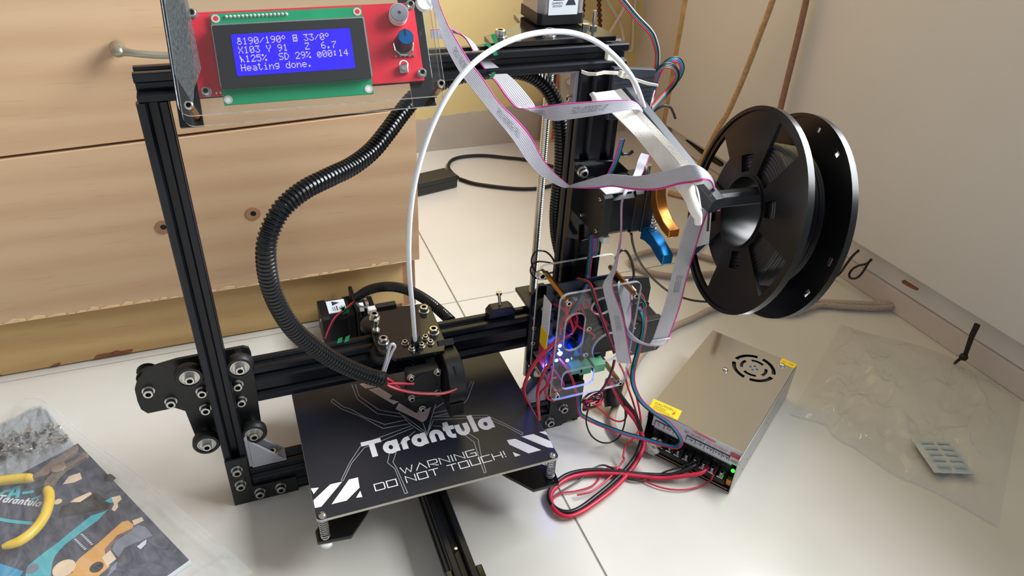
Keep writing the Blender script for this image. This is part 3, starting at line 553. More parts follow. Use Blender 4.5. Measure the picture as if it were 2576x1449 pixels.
obj('bowden_fitting', MB().cyl((182.8, -3, CZ+3.5), (182.8, -3, CZ+9), 4.6, 6).cyl((182.8, -3, CZ+9), (182.8, -3, CZ+14), 4.2, 16), 'blk', car, smooth=25)
for x, y in ((173.5, 0.5), (193.5, 2.5), (177.5, -9.5), (196, -6), (187, -8)): screw('m3', (x, y, CZ+3.5), (0, 0, 1), car)
he = obj('hot_end', MB().lathe([(0, 106)]+[q for k in range(9) for q in ((8, 106+k*5), (8, 108+k*5), (5, 108.1+k*5), (5, 110.9+k*5))]+[(0, 150)], (182.5, -6, 0), (0, 0, 1), 20), 'anod', car)
obj('heater_block', MB().box((172, -16, 91), (190, 6, 102)), 'dk', he, smooth=None, bevel=.5); obj('nozzle', MB().lathe([(0, 81), (.9, 81), (4, 86), (4, 91), (0, 91)], (182, -8, 0), (0, 0, 1), 12), 'brass', he)
ff = MB().prism([(182.3+x, -32, 133+z) for x, z in rrect(0, 0, 31, 31, 2.5)], (0, 11, 0))
fan = obj('hot_end_fan', ff, 'blk', car, smooth=None, bevel=.3)
obj('fan_rotor', MB().lathe([(0, 0), (13.6, 0), (13.6, .5), (7, .9), (0, .9)], (182.3, -32, 133), (0, -1, 0), 28), 'dk', fan)
obj('fan_duct', MB().prism([(168, -32, 117), (197, -32, 117), (194, -26, 99), (182, -22, 90), (172, -24, 97)], (0, 6, 0)), 'blk', fan, smooth=None, bevel=1)
for sx in (-1, 1):
    for sz in (-1, 1): screw('m3', (182.3+sx*12.4, -32, 133+sz*12.4), (0, -1, 0), fan)
screw('m3', (181, -27, 99), (0, -1, .2), fan)
# radial blower standing on edge on the right of the hot end
bw = MB(); prof = [(y_, z_) for y_, z_ in arc(-20, 130, 25.5, 25.5, 115, -200, 36)]
prof += [(-42, 150), (-30.5, 154)]
bl = obj('blower_fan', MB().prism([(202, y_, z_) for y_, z_ in arc(-22, 129.5, 26.5, 26.5, 100, 440, 48)[:-1]], (16, 0, 0)), 'blk', car, smooth=30, bevel=1)
obj('mount_tab', MB().prism([(202, -3, 148), (217, -3, 148), (217, -13, 157), (202, -13, 157)], (0, 4.5, 4.5)), 'blk', bl, smooth=None, bevel=.6)
obj('hub', MB().lathe([(0, 0), (15, 0), (15, .8), (8, 1.3), (0, 1.3)], (202, -22, 129.5), (-1, 0, 0), 28), 'dk', bl)
obj('outlet', MB().box((203, -44, 97), (217, -24, 112)), 'blk', bl, smooth=None, bevel=.6)
obj('rib_mark', MB().prism([(208.5, -37, 152.2), (211, -36.5, 152.5), (210.8, -42.5, 146.5), (209.5, -42.7, 146.3)], (0, -.6, .8)), 'dk', bl, smooth=None)
es = obj('x_endstop', MB().box((160, 60, 150), (180, 67, 161)), 'blk', car, smooth=None, bevel=.6); obj('connector', MB().box((152, 59, 152), (159.8, 66, 160)), 'white', es, smooth=None, bevel=.4)
bc = obj('belt_clamp', MB().prism([(268, 46, 140.2), (268, 46, 147), (272, 46, 152), (292, 46, 152), (297, 46, 147), (297, 46, 140.2)], (0, -12, 0)), 'blk', pr, smooth=None, bevel=1)
obj('tension_screw', MB().cyl((282, 40, 152), (281, 42, 164), 1.5, 10).cyl((281, 42, 164), (281, 42.3, 167), 3, 12), 'steel', bc)
# ---- controller in its clear case
cs = thing('controller_case', 'x', 'x', (0, 0, 0)); del cs['label'], cs['category']
cs.parent = pr; cs.matrix_parent_inverse = Matrix.Translation(-V(pr.location)); cs['label'] = 'clear acrylic controller case'
CX0, CX1, CZ0, CZ1 = 302, 384, 95.5, 221
def child(o): o.parent = cs; o.matrix_parent_inverse = Matrix.Identity(4); return o
def cobj(*a, **k): return child(obj(*a, **k))
def holed(y, th, holes, name):
    # rounded plate with through holes, front and back faces tessellated by bmesh
    bm = bmesh.new(); out = [bm.verts.new(V((x, y, z))*S) for x, z in rrect((CX0+CX1)/2, (CZ0+CZ1)/2, CX1-CX0, CZ1-CZ0, 8)]
    ed = [bm.edges.new((out[i], out[(i+1) % len(out)])) for i in range(len(out))]
    for hl in holes:
        vs = [bm.verts.new(V((x, y, z))*S) for x, z in hl]; ed += [bm.edges.new((vs[i], vs[(i+1) % len(vs)])) for i in range(len(vs))]
    bmesh.ops.triangle_fill(bm, edges=ed, use_beauty=True)
    g = bmesh.ops.extrude_face_region(bm, geom=bm.faces[:]); bmesh.ops.translate(bm, verts=[e for e in g['geom'] if isinstance(e, bmesh.types.BMVert)], vec=V((0, -th, 0))*S)
    bmesh.ops.recalc_face_normals(bm, faces=bm.faces)
    for f in bm.faces: f.material_index = 0 if abs(f.normal.y) > .7 else 1
    me = bpy.data.meshes.new(name); bm.to_mesh(me); bm.free(); me.materials.append(M['clear']); me.materials.append(M['edge'])
    return cobj(name, me, None)
fy = -50
holed(fy, 3, [rrect(320, 176, 20, 42, 9), [(x, z) for x, z in arc(346, 200, 11, 9, 0, 360, 20)[:-1]], rrect(330, 118, 34, 22, 6), arc(359, 149, 17, 17, 0, 360, 24)[:-1]], 'front_plate')
holed(0, 3, [], 'back_plate')
for x, z in ((309, 213), (378, 207), (308, 103), (377, 101)):
    cobj('standoff', MB().cyl((x, -3, z), (x, fy, z), 2.6, 6), 'brass', smooth=20, label='brass standoff')
    child(screw('m3b', (x, fy-3, z), (0, -1, 0), None))
child(screw('m5', (303, -4, 214), (0, -1, 0), None))
pcb = cobj('circuit_board', MB().box((306, -16, 104), (380, -14.4, 207)), 'bpcb', smooth=None)
b = MB()
for k in range(46):
    x, z = random.uniform(308, 376), random.uniform(107, 203); b.box((x, -16, z), (x+random.uniform(1.5, 6), -16-random.uniform(1, 5), z+random.uniform(1.5, 6)))
o = cobj('small_components', b, 'dk', smooth=None); o['kind'] = 'stuff'
for x, z, m in ((366, 100, 'gterm'), (350, 101, 'gterm'), (340, 104, 'gterm')): cobj('screw_terminal', MB().box((x-6, -30, z-2), (x+7, -17, z+8)), m, smooth=None, bevel=.6)
for x, z in ((327, 125), (306, 128), (324, 134), (312, 112), (322, 116)): cobj('blue_led', MB().lathe([(0, -1.6), (1.4, -.8), (2, 0), (1.4, .8), (0, 1.6)], (x, -19 if x != 327 else -32, z), (0, 1, 0), 10), 'led')
ld = bpy.data.lights.new('added_led_glow', 'POINT'); ld.energy = .035; ld.color = (.08, .16, 1); ld.shadow_soft_size = .003; lo = bpy.data.objects.new('added_led_glow', ld); C.objects.link(lo); lo.location = V((327, -35, 122))*S
ld = bpy.data.lights.new('added_led_glow', 'POINT'); ld.energy = .02; ld.color = (.08, .16, 1); ld.shadow_soft_size = .003; lo = bpy.data.objects.new('added_led_glow', ld); C.objects.link(lo); lo.location = V((300, -26, 118))*S  # extra point light added to tint the bed corner blue; no LED sits here
cobj('orange_led', MB().lathe([(0, -1.2), (1.2, 0), (0, 1.2)], (383, -20, 112), (0, 1, 0), 10), 'oled')
cf = cobj('case_fan', MB().prism([(359+x, -36, 149+z) for x, z in rrect(0, 0, 40, 40, 3)], (0, 10, 0)), 'blk', smooth=None, bevel=.4)
cobj('fan_rotor', MB().lathe([(0, 0), (12, 0), (12.5, -.8), (17.6, -.8), (18.2, 0), (18.2, -2), (0, -2)], (359, -38, 149), (0, -1, 0), 30), 'blk')
for sx in (-1, 1):
    for sz in (-1, 1): child(screw('m3b', (359+sx*16, -36, 149+sz*16), (0, -1, 0), None))
for k, (x, z) in enumerate(((314, 186), (322, 196), (336, 170), (330, 150), (318, 108), (346, 186))):
    L = [V((x, -17, z)), V((x+random.uniform(-4, 10), -30, z+random.uniform(-8, 6))), V((x+random.uniform(-6, 16), -40, z-random.uniform(8, 20))), V((x+random.uniform(-8, 12), -26, z-random.uniform(25, 38)))]
    cobj('inner_wire', MB().tube(cr(L, 6), 1.2, 8), 'red' if k != 3 else 'wire')
cobj('capacitor', MB().cyl((338, -17, 131), (338, -30, 131), 5, 18), 'blue'); cobj('capacitor', MB().cyl((322, -17, 128), (322, -24, 128), 3.4, 18), 'steel')
cobj('heat_sink', MB().box((332, -24, 178), (350, -16.5, 190)), 'gry', smooth=None, bevel=.3)
cobj('connector', MB().box((352, -30, 196), (378, -17, 204)), 'blk', smooth=None, bevel=.4)
cobj('motor_socket', MB().box((384, -34, 186), (392, -24, 197)), 'white', smooth=None, bevel=.6)
cobj('side_label', MB().box((304, -30, 160), (305, -14, 196)), 'label', smooth=None); cobj('side_label', MB().box((303.6, -29, 140), (305, -14, 160)), 'yellow', smooth=None, label='yellow label'); cobj('side_label', MB().box((303.6, -29, 118), (305, -14, 140)), 'red', smooth=None, label='red label')
# ---- extruder on the right upright
exm = motor('extruder_motor', (381, -17, 284.5), (-1, 0, 0), (0, 0, 1), 40, False)
obj('motor_label', MB().box((343, -36, 305.6), (371, -20, 306.6)), 'label', exm, smooth=None)
obj('extruder_plate', MB().prism([(329, 0, 322), (372, 0, 318), (392, 0, 300), (392, 0, 246), (345, 0, 240), (329, 0, 246)], (0, 3, 0)), 'gloss', pr, smooth=None, bevel=.5)
screw('m5', (337, 0, 312), (0, -1, 0), pr)
eb = obj('extruder_body', MB().box((381.5, -38, 264), (396, 4, 306)), 'blk', pr, smooth=None, bevel=1)
def lever(pts, x0, x1, m, nm):
    return obj(nm, MB().prism([(x0, y_, z_) for y_, z_ in pts], (x1-x0, 0, 0)), m, eb, smooth=35, bevel=.6)
def yz(pl): return [(p[1], p[2]) for p in pl]
o1 = [(-38, 314), (-44, 314), (-47, 303), (-53, 294), (-63, 288), (-75, 285), (-75, 278), (-63, 279.5), (-50, 284), (-41, 292), (-38, 303)]
lever(o1, 386, 396, 'copper', 'upper_lever')
o2 = [(-36, 268), (-44, 270), (-54, 269), (-66, 265), (-76, 261), (-76, 252), (-66, 254), (-54, 258), (-44, 258), (-36, 256)]
lever(o2, 384, 394, 'blue', 'lower_lever')
obj('lever_spring', MB().tube([V((390+3*math.cos(t*.7), -44+3*math.sin(t*.7), 268+t*.34)) for t in range(60)], .6, 6), 'steel', eb)
obj('tube_fitting', MB().cyl((394, -14, 306), (394, -14, 318), 4, 12), 'steel', eb)
obj('drive_gear', MB().lathe([(0, 0), (7, 0), (7, 3), (0, 3)], (396, -17, 290), (1, 0, 0), 18), 'anod', eb)
obj('wire_plug', MB().box((347, -36, 256), (353, -26, 263)), 'white', exm, smooth=None, bevel=.5)
# ---- spool holder: base plate, forward arm, sideways rod
hb = obj('holder_base', MB().prism([(352, -1, 360), (352, -1, 404), (392, -1, 400), (392, -1, 358)], (0, -6, 0)), 'layer', pr, smooth=None, bevel=.6)
for k in range(9): obj('print_layer', MB().box((353, -7.4, 362+k*4), (391, -7, 364.6+k*4)), 'layer', hb, smooth=None)
A0, A1 = V((368, -2, 381)), V((384, -128, 336))
d = (A1-A0).normalized(); q = d.cross(V((0, 0, 1))).normalized(); n_ = q.cross(d)
def bar(name, a, b_, w_, h_, par, ch=2.5):
    a, b_ = V(a), V(b_); d = (b_-a).normalized(); q = d.cross(V((0, 0, 1))).normalized(); n_ = q.cross(d)
    o8 = [(w_/2, h_/2-ch), (w_/2-ch, h_/2), (-w_/2+ch, h_/2), (-w_/2, h_/2-ch), (-w_/2, -h_/2+ch), (-w_/2+ch, -h_/2), (w_/2-ch, -h_/2), (w_/2, -h_/2+ch)]
    return obj(name, MB().prism([a+q*x+n_*y for x, y in o8], b_-a), 'layer', par, smooth=None, bevel=.5)
ar = bar('holder_arm', A0, A1, 13, 15, pr); bar('holder_rod', (378, -122.5, 338.5), (464, -124, 335.6), 11, 12, ar)
# ---- display on top of the beam
LX = frame('lcd'); dsp = thing('display', '', '', (0, 0, 0)); del dsp['label'], dsp['category']; dsp.parent = pr; dsp.matrix_parent_inverse = Matrix.Translation(-V(pr.location)); dsp['label'] = 'text display in clear acrylic plates'
def lb(): b = MB(); b.X = LX; return b
def dobj(*a, **k): o = obj(*a, **k); o.parent = dsp; o.matrix_parent_inverse = Matrix.Identity(4); return o
def dscrew(kd, p): o = screw(kd, LX @ V(p), LX.to_3x3() @ V((0, 0, 1)), None); o.parent = dsp; o.matrix_parent_inverse = Matrix.Identity(4)
def lplate_(name, z, th, x0, x1, y0, y1, m='clear'):
    P = [(x, y, z) for x, y in rrect((x0+x1)/2, (y0+y1)/2, x1-x0, y1-y0, 7)]; b = lb().prism(P, (0, 0, th), 0, 1); dobj(name, b, [m, 'edge'], smooth=None)
lplate_('front_plate', 17, 3, -11, 160, -16.5, 72); lplate_('back_plate', -10, 3, -13, 163, -17, 72)
for x, y in ((-4.5, -10.5), (157, -9), (-3, 66), (155, 66)):
    dobj('standoff', lb().cyl((x, y, -7), (x, y, 17), 2.6, 6), 'brass', smooth=20, label='brass standoff'); dscrew('m3b', (x, y, 20))
dobj('support_strip', lb().box((-16, -16.5, -14), (-1, 72, -10.2)), 'gloss', smooth=None, bevel=.5); dobj('support_strip', lb().box((141, -16, -14), (158, 72, -10.2)), 'gloss', smooth=None, bevel=.5)
dobj('protective_film', lb().prism([(-9, 68, 20.2), (-10, 10, 20.2), (-2, -10, 20.2), (0, 0, 20.2), (6, 12, 20.2), (4, 68, 20.2)], (0, 0, .3)), 'smoke', smooth=None)
dobj('red_board', lb().box((0, 0, -1.6), (150, 55, 0)), 'rpcb', smooth=None)
dobj('green_board', lb().box((14.8, -7.4, 1.5), (112.8, 52.6, 3)), 'gpcb', smooth=None)
for x, y in ((17.8, -4), (109.8, -4), (17.8, 49.3), (109.8, 49.3)): dobj('board_ring', lb().lathe([(1.6, 0), (2.8, 0), (2.8, .25), (1.6, .25)], (x, y, 3), (0, 0, 1), 18), 'bedrim'); dobj('board_hole', lb().lathe([(0, 0), (1.6, 0), (1.6, .2), (0, .2)], (x, y, 3), (0, 0, 1), 16), 'rpcb' if y > 0 else 'label')
dobj('screen_frame', lb().prism([(x, y, 3) for x, y in rrect(64, 22.9, 98.4, 41, 1)], (0, 0, 6.6)), 'zinc', smooth=None)
dobj('screen_bezel', lb().prism([(x, y, 9) for x, y in rrect(63.7, 21.9, 96.8, 41, 1)], (0, 0, 1)), 'dk', smooth=None)
dobj('lit_screen', lb().prism([(x, y, 10) for x, y in rrect(64.2, 22.4, 76.4, 27.2, 1.2)], (0, 0, .2)), 'lcd', smooth=None)
F5 = {'0': '0E1113151911 0E', '1': '040C040404040E', '2': '0E11010204081F', '3': '1F02040201110E', '4': '02060A121F0202', '5': '1F101E0101110E', '6': '0608101E11110E', '7': '1F010204080808', '9': '0E11110F01020C',
 '/': '00010204081000', 'X': '11110A040A1111', 'Y': '1111110A040404', 'Z': '1F01020408101F', '.': '00000000000C0C', '%': '18190204081303', 'S': '0F10100E01011E', 'D': '1C12111111121C', ':': '000C0C000C0C00', 'H': '1111111F111111', 'e': '00000E111F100E', 'a': '00000E010F110F',
 't': '081C0808080906', 'i': '04000C0404040E', 'n': '0000161911 1111', 'g': '000F11110F010E', 'd': '01010D13 11110F', 'o': '00000E1111110E', '~': '0E0A0A0E11110E', '*': '0C12120C000000', '#': '1F1115 1F11151F', '>': '100818 0C0E0A09', '@': '000E13151D110E'}
F5 = {k: v.replace(' ', '') for k, v in F5.items()}
b = lb()
for r, line in enumerate(('~190/190* # 33/0*', 'X103 Y 91   Z  6.7', '>125%  SD 29% @00:14', 'Heating done.')):
    for c, chx in enumerate(line):
        if chx in F5:
            for i in range(7):
                bits = int(F5[chx][2*i:2*i+2], 16)
                for j in range(5):
                    if bits >> (4-j) & 1:
                        x, y = 29.2+c*3.52+j*.58, 33.0-r*5.75-i*.66; b.poly([(x, y, 10.25), (x+.52, y, 10.25), (x+.52, y+.6, 10.25), (x, y+.6, 10.25)])
dobj('lettering', b, 'lcdtx', smooth=None)
for k in range(16): dobj('header_pin', lb().cyl((24.7+k*2.54, 50, 3), (24.7+k*2.54, 50, 5), 1.15, 10, .6), 'silica')
dobj('buzzer', lb().lathe([(6.2, 0), (6.2, 9), (5.8, 9.6), (1.2, 9.6), (1.2, 8.6), (0, 8.6)], (137.5, 45, 0), (0, 0, 1), 28), 'gry'); dobj('buzzer_ring', lb().lathe([(6.25, 1), (6.5, 1), (6.5, 9.3), (6.25, 9.3), (6.25, 1)], (137.5, 45, 0), (0, 0, 1), 28), 'white')
kn = dobj('knob', lb().lathe([(0, 3), (6.6, 3), (6.2, 4), (5.3, 16), (0, 16)], (138.5, 26, 0), (0, 0, 1), 28), 'blk'); dobj('knob_cap', lb().lathe([(0, 16), (5.1, 16), (5, 16.6), (0, 16.8)], (138.5, 26, 0), (0, 0, 1), 28), 'blue', label='blue cap with a pointer line')
dobj('knob_pointer', lb().box((138.2, 26.5, 16.7), (138.8, 31.4, 17.1)), 'dk', smooth=None)
dobj('encoder_nut', lb().lathe([(5, 0), (7.4, 0), (7.4, 2), (6.6, 2.6), (5, 2.6)], (138.5, 24.5, 0), (0, 0, 1), 9), 'steel', smooth=15)
for k in range(5): dobj('encoder_pin', lb().cyl((132+k*3.2, 17.6, 0), (132+k*3.2, 17.6, 1.6), .9, 8), 'steel')
bt = dobj('reset_button', lb().box((133, 5.2, 0), (139, 11.2, 3.6)), 'steel', smooth=None, bevel=.4); dobj('button_cap', lb().cyl((136, 8.2, 3.6), (136, 8.2, 5), 1.7, 14), 'zinc'); dobj('button_print', lb().lathe([(2.4, 0), (3.3, 0), (3.3, .15), (2.4, .15), (2.4, 0)], (137, 12, 0), (0, 0, 1), 20), 'white')
for x, y in ((3.8, 54.2), (4.9, 2.9), (148.8, 5), (147.5, 53)): dscrew('m3', (x, y, 0))
for k in range(3): dobj('solder_pad', lb().lathe([(0, 0), (1, 0), (.6, .5), (0, .6)], (11+k*2.6, 2, 0), (0, 0, 1), 10), 'zinc')
dobj('plug_cap', lb().lathe([(0, 20), (5.5, 20), (6, 21), (5, 24), (0, 25)], (153.5, 46, 0), (0, 0, 1), 24), 'white')
# ================================================================ loose things on and around the printer
# filament spool hanging on the rod
SX = frame('sp'); sp = thing('filament_spool', 'black plastic spool of black filament hanging on the printer side arm', 'filament spool', SX @ V((0, 0, 18)))
def polar(mb, rings, n, h0, h1, skip):
    # flat ring with windows: cells named by skip(i, k) stay open and get side walls
    rows = [[[mb.av((r*math.cos(2*math.pi*k/n), r*math.sin(2*math.pi*k/n), h)) for k in range(n)] for h in (h0, h1)] for r in rings]
    open_ = lambda i, k: i < 0 or i >= len(rings)-1 or skip(i, k % n)
    for i in range(len(rings)-1):
        for k in range(n):
            k2 = (k+1) % n
            if open_(i, k): continue
            mb.fa((rows[i][0][k], rows[i+1][0][k], rows[i+1][0][k2], rows[i][0][k2])); mb.fa((rows[i][1][k], rows[i+1][1][k], rows[i+1][1][k2], rows[i][1][k2]))
            if open_(i-1, k): mb.fa((rows[i][0][k], rows[i][0][k2], rows[i][1][k2], rows[i][1][k]))
            if open_(i+1, k): mb.fa((rows[i+1][0][k], rows[i+1][0][k2], rows[i+1][1][k2], rows[i+1][1][k]))
            if open_(i, k-1): mb.fa((rows[i][0][k], rows[i+1][0][k], rows[i+1][1][k], rows[i][1][k]))
            if open_(i, k+1): mb.fa((rows[i][0][k2], rows[i+1][0][k2], rows[i+1][1][k2], rows[i][1][k2]))
def big(k): 
    a = k*360/72
    return any(abs((a-c+180) % 360-180) < 15 for c in (12, 102, 192, 282))
def small(k):
    a = k*360/72
    return any(abs((a-c+180) % 360-180) < 12 for c in (57, 147, 237, 327))
b = MB(); b.X = SX; polar(b, [27, 31, 44.5, 73, 78, 80], 72, 0, 3, lambda i, k: (i in (1, 2) and big(k)) or (i == 1 and small(k)))
nf = obj('flange', b, 'spool', sp, smooth=30)
b = MB(); b.X = SX; b.lathe([(77.5, -1.2), (80.6, -1.2), (80.6, 4), (77.5, 4), (77.5, -1.2)], (0, 0, 0), (0, 0, 1), 72); obj('rim', b, 'spool', nf)
b = MB(); b.X = SX; polar(b, [27, 70.3, 74, 78, 80], 72, 35, 38, lambda i, k: i == 1 and k in (4, 11, 17, 22, 35, 40, 53, 62))
ff_ = obj('flange', b, 'spool', sp, smooth=30)
b = MB(); b.X = SX; b.lathe([(77.5, 34), (80.6, 34), (80.6, 39.2), (77.5, 39.2), (77.5, 34)], (0, 0, 0), (0, 0, 1), 72); obj('rim', b, 'spool', ff_)
b = MB(); b.X = SX; b.lathe([(27, -1), (28.5, -1), (28.5, 39), (27, 39), (27, -1)], (0, 0, 0), (0, 0, 1), 40); obj('hub', b, 'spool', sp)
b = MB(); b.X = SX; prof = [(30, 3.2)]
for j in range(18): prof += [(53.6+.8*math.sin(j*2.1), 3.2+j*1.75), (54.6+.8*math.sin(j*2.1), 3.2+j*1.75+.9)]
prof += [(53.6, 34.8), (30, 34.8)]; b.lathe(prof, (0, 0, 0), (0, 0, 1), 64); obj('filament', b, 'fil', sp, smooth=50)
# side view of the windings seen through the windows
b = MB(); b.X = SX
for j in range(7): b.lathe([(34+j*2.8, 3.15), (35.4+j*2.8, 2.4), (36.8+j*2.8, 3.15)], (0, 0, 0), (0, 0, 1), 64)
obj('filament_coils', b, 'fil', sp, smooth=60)
lab = [(70.9,-39.7,-0.4),(38.4,-19.2,-0.4),(22.9,-42.4,-0.4),(49.4,-64.7,-0.4)]
b = MB(); b.X = SX; b.prism(lab, (0, 0, .35)); obj('label', b, 'label', nf, smooth=None)
b = MB(); b.X = SX; b.prism([(42.6,-22.6,-0.5),(39.8,-21.1,-0.5),(29.7,-34.9,-0.5),(33,-36.8,-0.5)], (0, 0, .1)); obj('label_print', b, 'ink', nf, smooth=None)
# ribbon cables
DG = {'0': [[(0, 0), (0, 1), (.6, 1), (.6, 0), (0, 0)]], '1': [[(.1, .8), (.3, 1), (.3, 0)]], '2': [[(0, 1), (.6, 1), (.6, .5), (0, .5), (0, 0), (.6, 0)]], '6': [[(.6, 1), (0, 1), (0, 0), (.6, 0), (.6, .5), (0, .5)]], '8': [[(0, 0), (0, 1), (.6, 1), (.6, 0), (0, 0)], [(0, .5), (.6, .5)]]}
def ribbon(name, L, R, label, pinkside, prints=()):
    n = 7; L = cr(L, n); R = cr(R, n); N = len(L); b = MB(); rows = []; W = 10; nm = []
    for i in range(N):
        t = (L[min(i+1, N-1)]+R[min(i+1, N-1)]-L[max(i-1, 0)]-R[max(i-1, 0)]); wv = R[i]-L[i]; q = t.cross(wv)
        q = q.normalized() if q.length > 1e-6 else (nm[-1] if nm else V((0, -1, 0)))
        if nm and q.dot(nm[-1]) < 0: q = -q
        nm.append(q); row = []
        for sgn in (1, -1):
            seq = []
            for j in range(W):
                for u, hh in ((.0, .28), (.25, .52), (.75, .52)): seq.append(L[i]+wv*((j+u)/W)+q*hh*sgn)
            seq.append(R[i]+q*.2*sgn); row += [b.av(p) for p in (seq if sgn == 1 else seq[::-1])]
        rows.append(row)
    K = len(rows[0]); h_ = K//2
    for A, B in zip(rows, rows[1:]):
        for k in range(K):
            j = (k if k < h_ else K-1-k)//3
            pk = (j <= 0) if pinkside == 0 else (j >= W-1)
            b.fa((A[k], A[(k+1) % K], B[(k+1) % K], B[k]), 1 if pk else 0)
    b.fa(rows[0][::-1]); b.fa(rows[-1])
    o = obj(name, b, ['rib', 'pink'], None, smooth=60); tag(o, label, 'ribbon cable')
    cum = [0]
    for i in range(N-1): cum.append(cum[-1]+((L[i+1]+R[i+1]-L[i]-R[i])*.5).length)
    for i0, s, v0, v1, sg, dirn in prints:
        pos = cum[min(i0, N-1)]; pb = MB()
        for chx in s:
            for ln in DG[chx]:
                def fn(x, y, pos=pos):
                    d_ = min(max(pos+x*3, 0), cum[-1]-1e-3); i = 0
                    while i < N-2 and cum[i+1] < d_: i += 1
                    u = (d_-cum[i])/max(1e-6, cum[i+1]-cum[i]); a = L[i].lerp(L[i+1], u); c = R[i].lerp(R[i+1], u); return a.lerp(c, .33+.32*y)+nm[i]*.62*sg
                strokes(pb, [ln], .12, fn, None, 0)
            pos += 2.7
        obj('printed_number', pb, 'gry', o, smooth=None)
    return o
LA = [(196.5,-20,472.1),(196.4,-22,463.6),(199.9,-22,451.8),(205.5,-24,434.6),(215.8,-26,415.4),(229,-28,397.8),(244.1,-28,378.8),(259.4,-26,359.8),(272.2,-22,341.2),(285.7,-20,325.1),(297.9,-20,316.3),(309.6,-22,310.2),(313.4,-30,316.5),(327.3,-45,328.2),(332.8,-55,334.9),(344.2,-75,340.9),(346.6,-95,352.1),(353.9,-112,363.3),(358,-122,369.8),(364.6,-126,368.6),(376.8,-124,358.4),(386.6,-118,344.9),(392.6,-108,323.9)]
RA = [(200.6,-20,472),(201.4,-22,464.7),(205.3,-22,454.2),(209.8,-24,445.2),(221.3,-26,426.2),(232.7,-28,411.1),(245.7,-28,392.5),(261.8,-26,376.4),(276.5,-22,359.4),(287.6,-20,340.7),(299.6,-20,325.5),(313.8,-22,312.6),(312.7,-32,314.2),(325,-50,320.8),(333.6,-60,325.9),(339.5,-82,332.9),(347.9,-102,341.4),(354.3,-120,353.7),(359,-131,359.8),(363.8,-134,362.5),(372.1,-131,358.4),(384.6,-122,344.8),(408.3,-105,316.6)]
LA += [(384.7,-98,311.1),(392.1,-82,243.7),(394.2,-78,211.8),(391.5,-74,166.8)]
RA += [(402.5,-98,313.5),(409.2,-82,241.3),(411.3,-78,203.8),(409.9,-74,165.8)]
ribbon('ribbon_cable', LA, RA, 'long grey ribbon cable draped in front of the frame and over the holder arm tip', 1, ((24, '201608', .25, .8, 1, 1), (24, '201608', .25, .8, -1, 1), (42, '201608061801', .2, .8, 1, 1), (42, '201608061801', .2, .8, -1, 1), (168, '20160806', .3, .75, 1, 1), (168, '20160806', .3, .75, -1, 1)))
LB2 = [(389.3,-76,167.9),(387.2,-74,162.7),(380.9,-66,163.3),(373.6,-56,171.4),(374.4,-45,180.2),(370.7,-36,200.2),(372.1,-30,206.4),(378.1,-24,205.1)]
RB2 = [(409.4,-76,166.5),(407.6,-70,153.7),(393.9,-62,150.9),(377.4,-54,159.5),(384.3,-44,172.7),(385.1,-36,192.7),(386.2,-30,203.7),(387.7,-24,204.1)]
ribbon('ribbon_cable', LB2, RB2, 'grey ribbon cable end folding up behind another ribbon into the clear controller case', 1)
LB = [(208.6,25,432.8),(220.2,25,432.9),(226.2,22,432.2),(233.1,18,427.6),(236,14,422.9),(240,8,414.2),(247.2,4,403.9),(253.6,0,396.7),(259.3,-6,387.8),(265.8,-10,380.4),(270.7,-13,379.4),(286.1,-14,380.1),(298,-24,384.9),(318.5,-34,388.6),(339,-42,391),(350.6,-44,390.1),(362,-38,382.2),(376.7,-24,368.4)]
RB = [(209.2,25,425.8),(220.1,25,425.8),(227.1,22,429.8),(238,18,425.3),(245.2,14,416.9),(254,8,409.3),(262.4,4,402.9),(268.7,0,397.7),(276.6,-6,388.7),(282.3,-10,380.9),(283.5,-13,375.7),(292.5,-14,369.4),(295.9,-24,371.2),(311.1,-34,375.8),(327.9,-44,381.2),(350.6,-46,383.5),(361.8,-40,379),(376.7,-26,368.5)]
ribbon('ribbon_cable', LB, RB, 'grey ribbon cable folded beside the beam and bent over the holder arm near the upright', 0, ((62, '10816080', .2, .75, 1, 1), (62, '10816080', .2, .75, -1, 1), (88, '2016080618', .2, .75, 1, 1), (88, '2016080618', .2, .75, -1, 1)))
LC = [(387.8,-10,327.8),(382.9,-14,322.2),(375.8,-22,313.8),(351.8,-50,315.5),(346.2,-56,306.7),(349.8,-56,280.1),(348.7,-58,261.8),(344.4,-60,244.3),(337.6,-62,235.3),(338,-62,225.9),(348.1,-62,196),(358.7,-63,158.3),(363.6,-64,138.5)]
RC = [(397.1,-10,324.8),(393,-14,318.7),(383.8,-22,311.2),(355.4,-50,314.3),(347.8,-57,307),(351.1,-57,280.5),(349.8,-60,262.8),(349.2,-60,243.4),(346.2,-62,235.3),(349.3,-62,221.6),(362.5,-62,192.9),(372.7,-63,158.3),(380.1,-64,132.8)]
ribbon('ribbon_cable', LC, RC, 'grey ribbon cable hanging twisted in front of the extruder down over the controller case', 1, ((70, '2016080', .3, .7, 1, 1), (70, '2016080', .3, .7, -1, 1)))
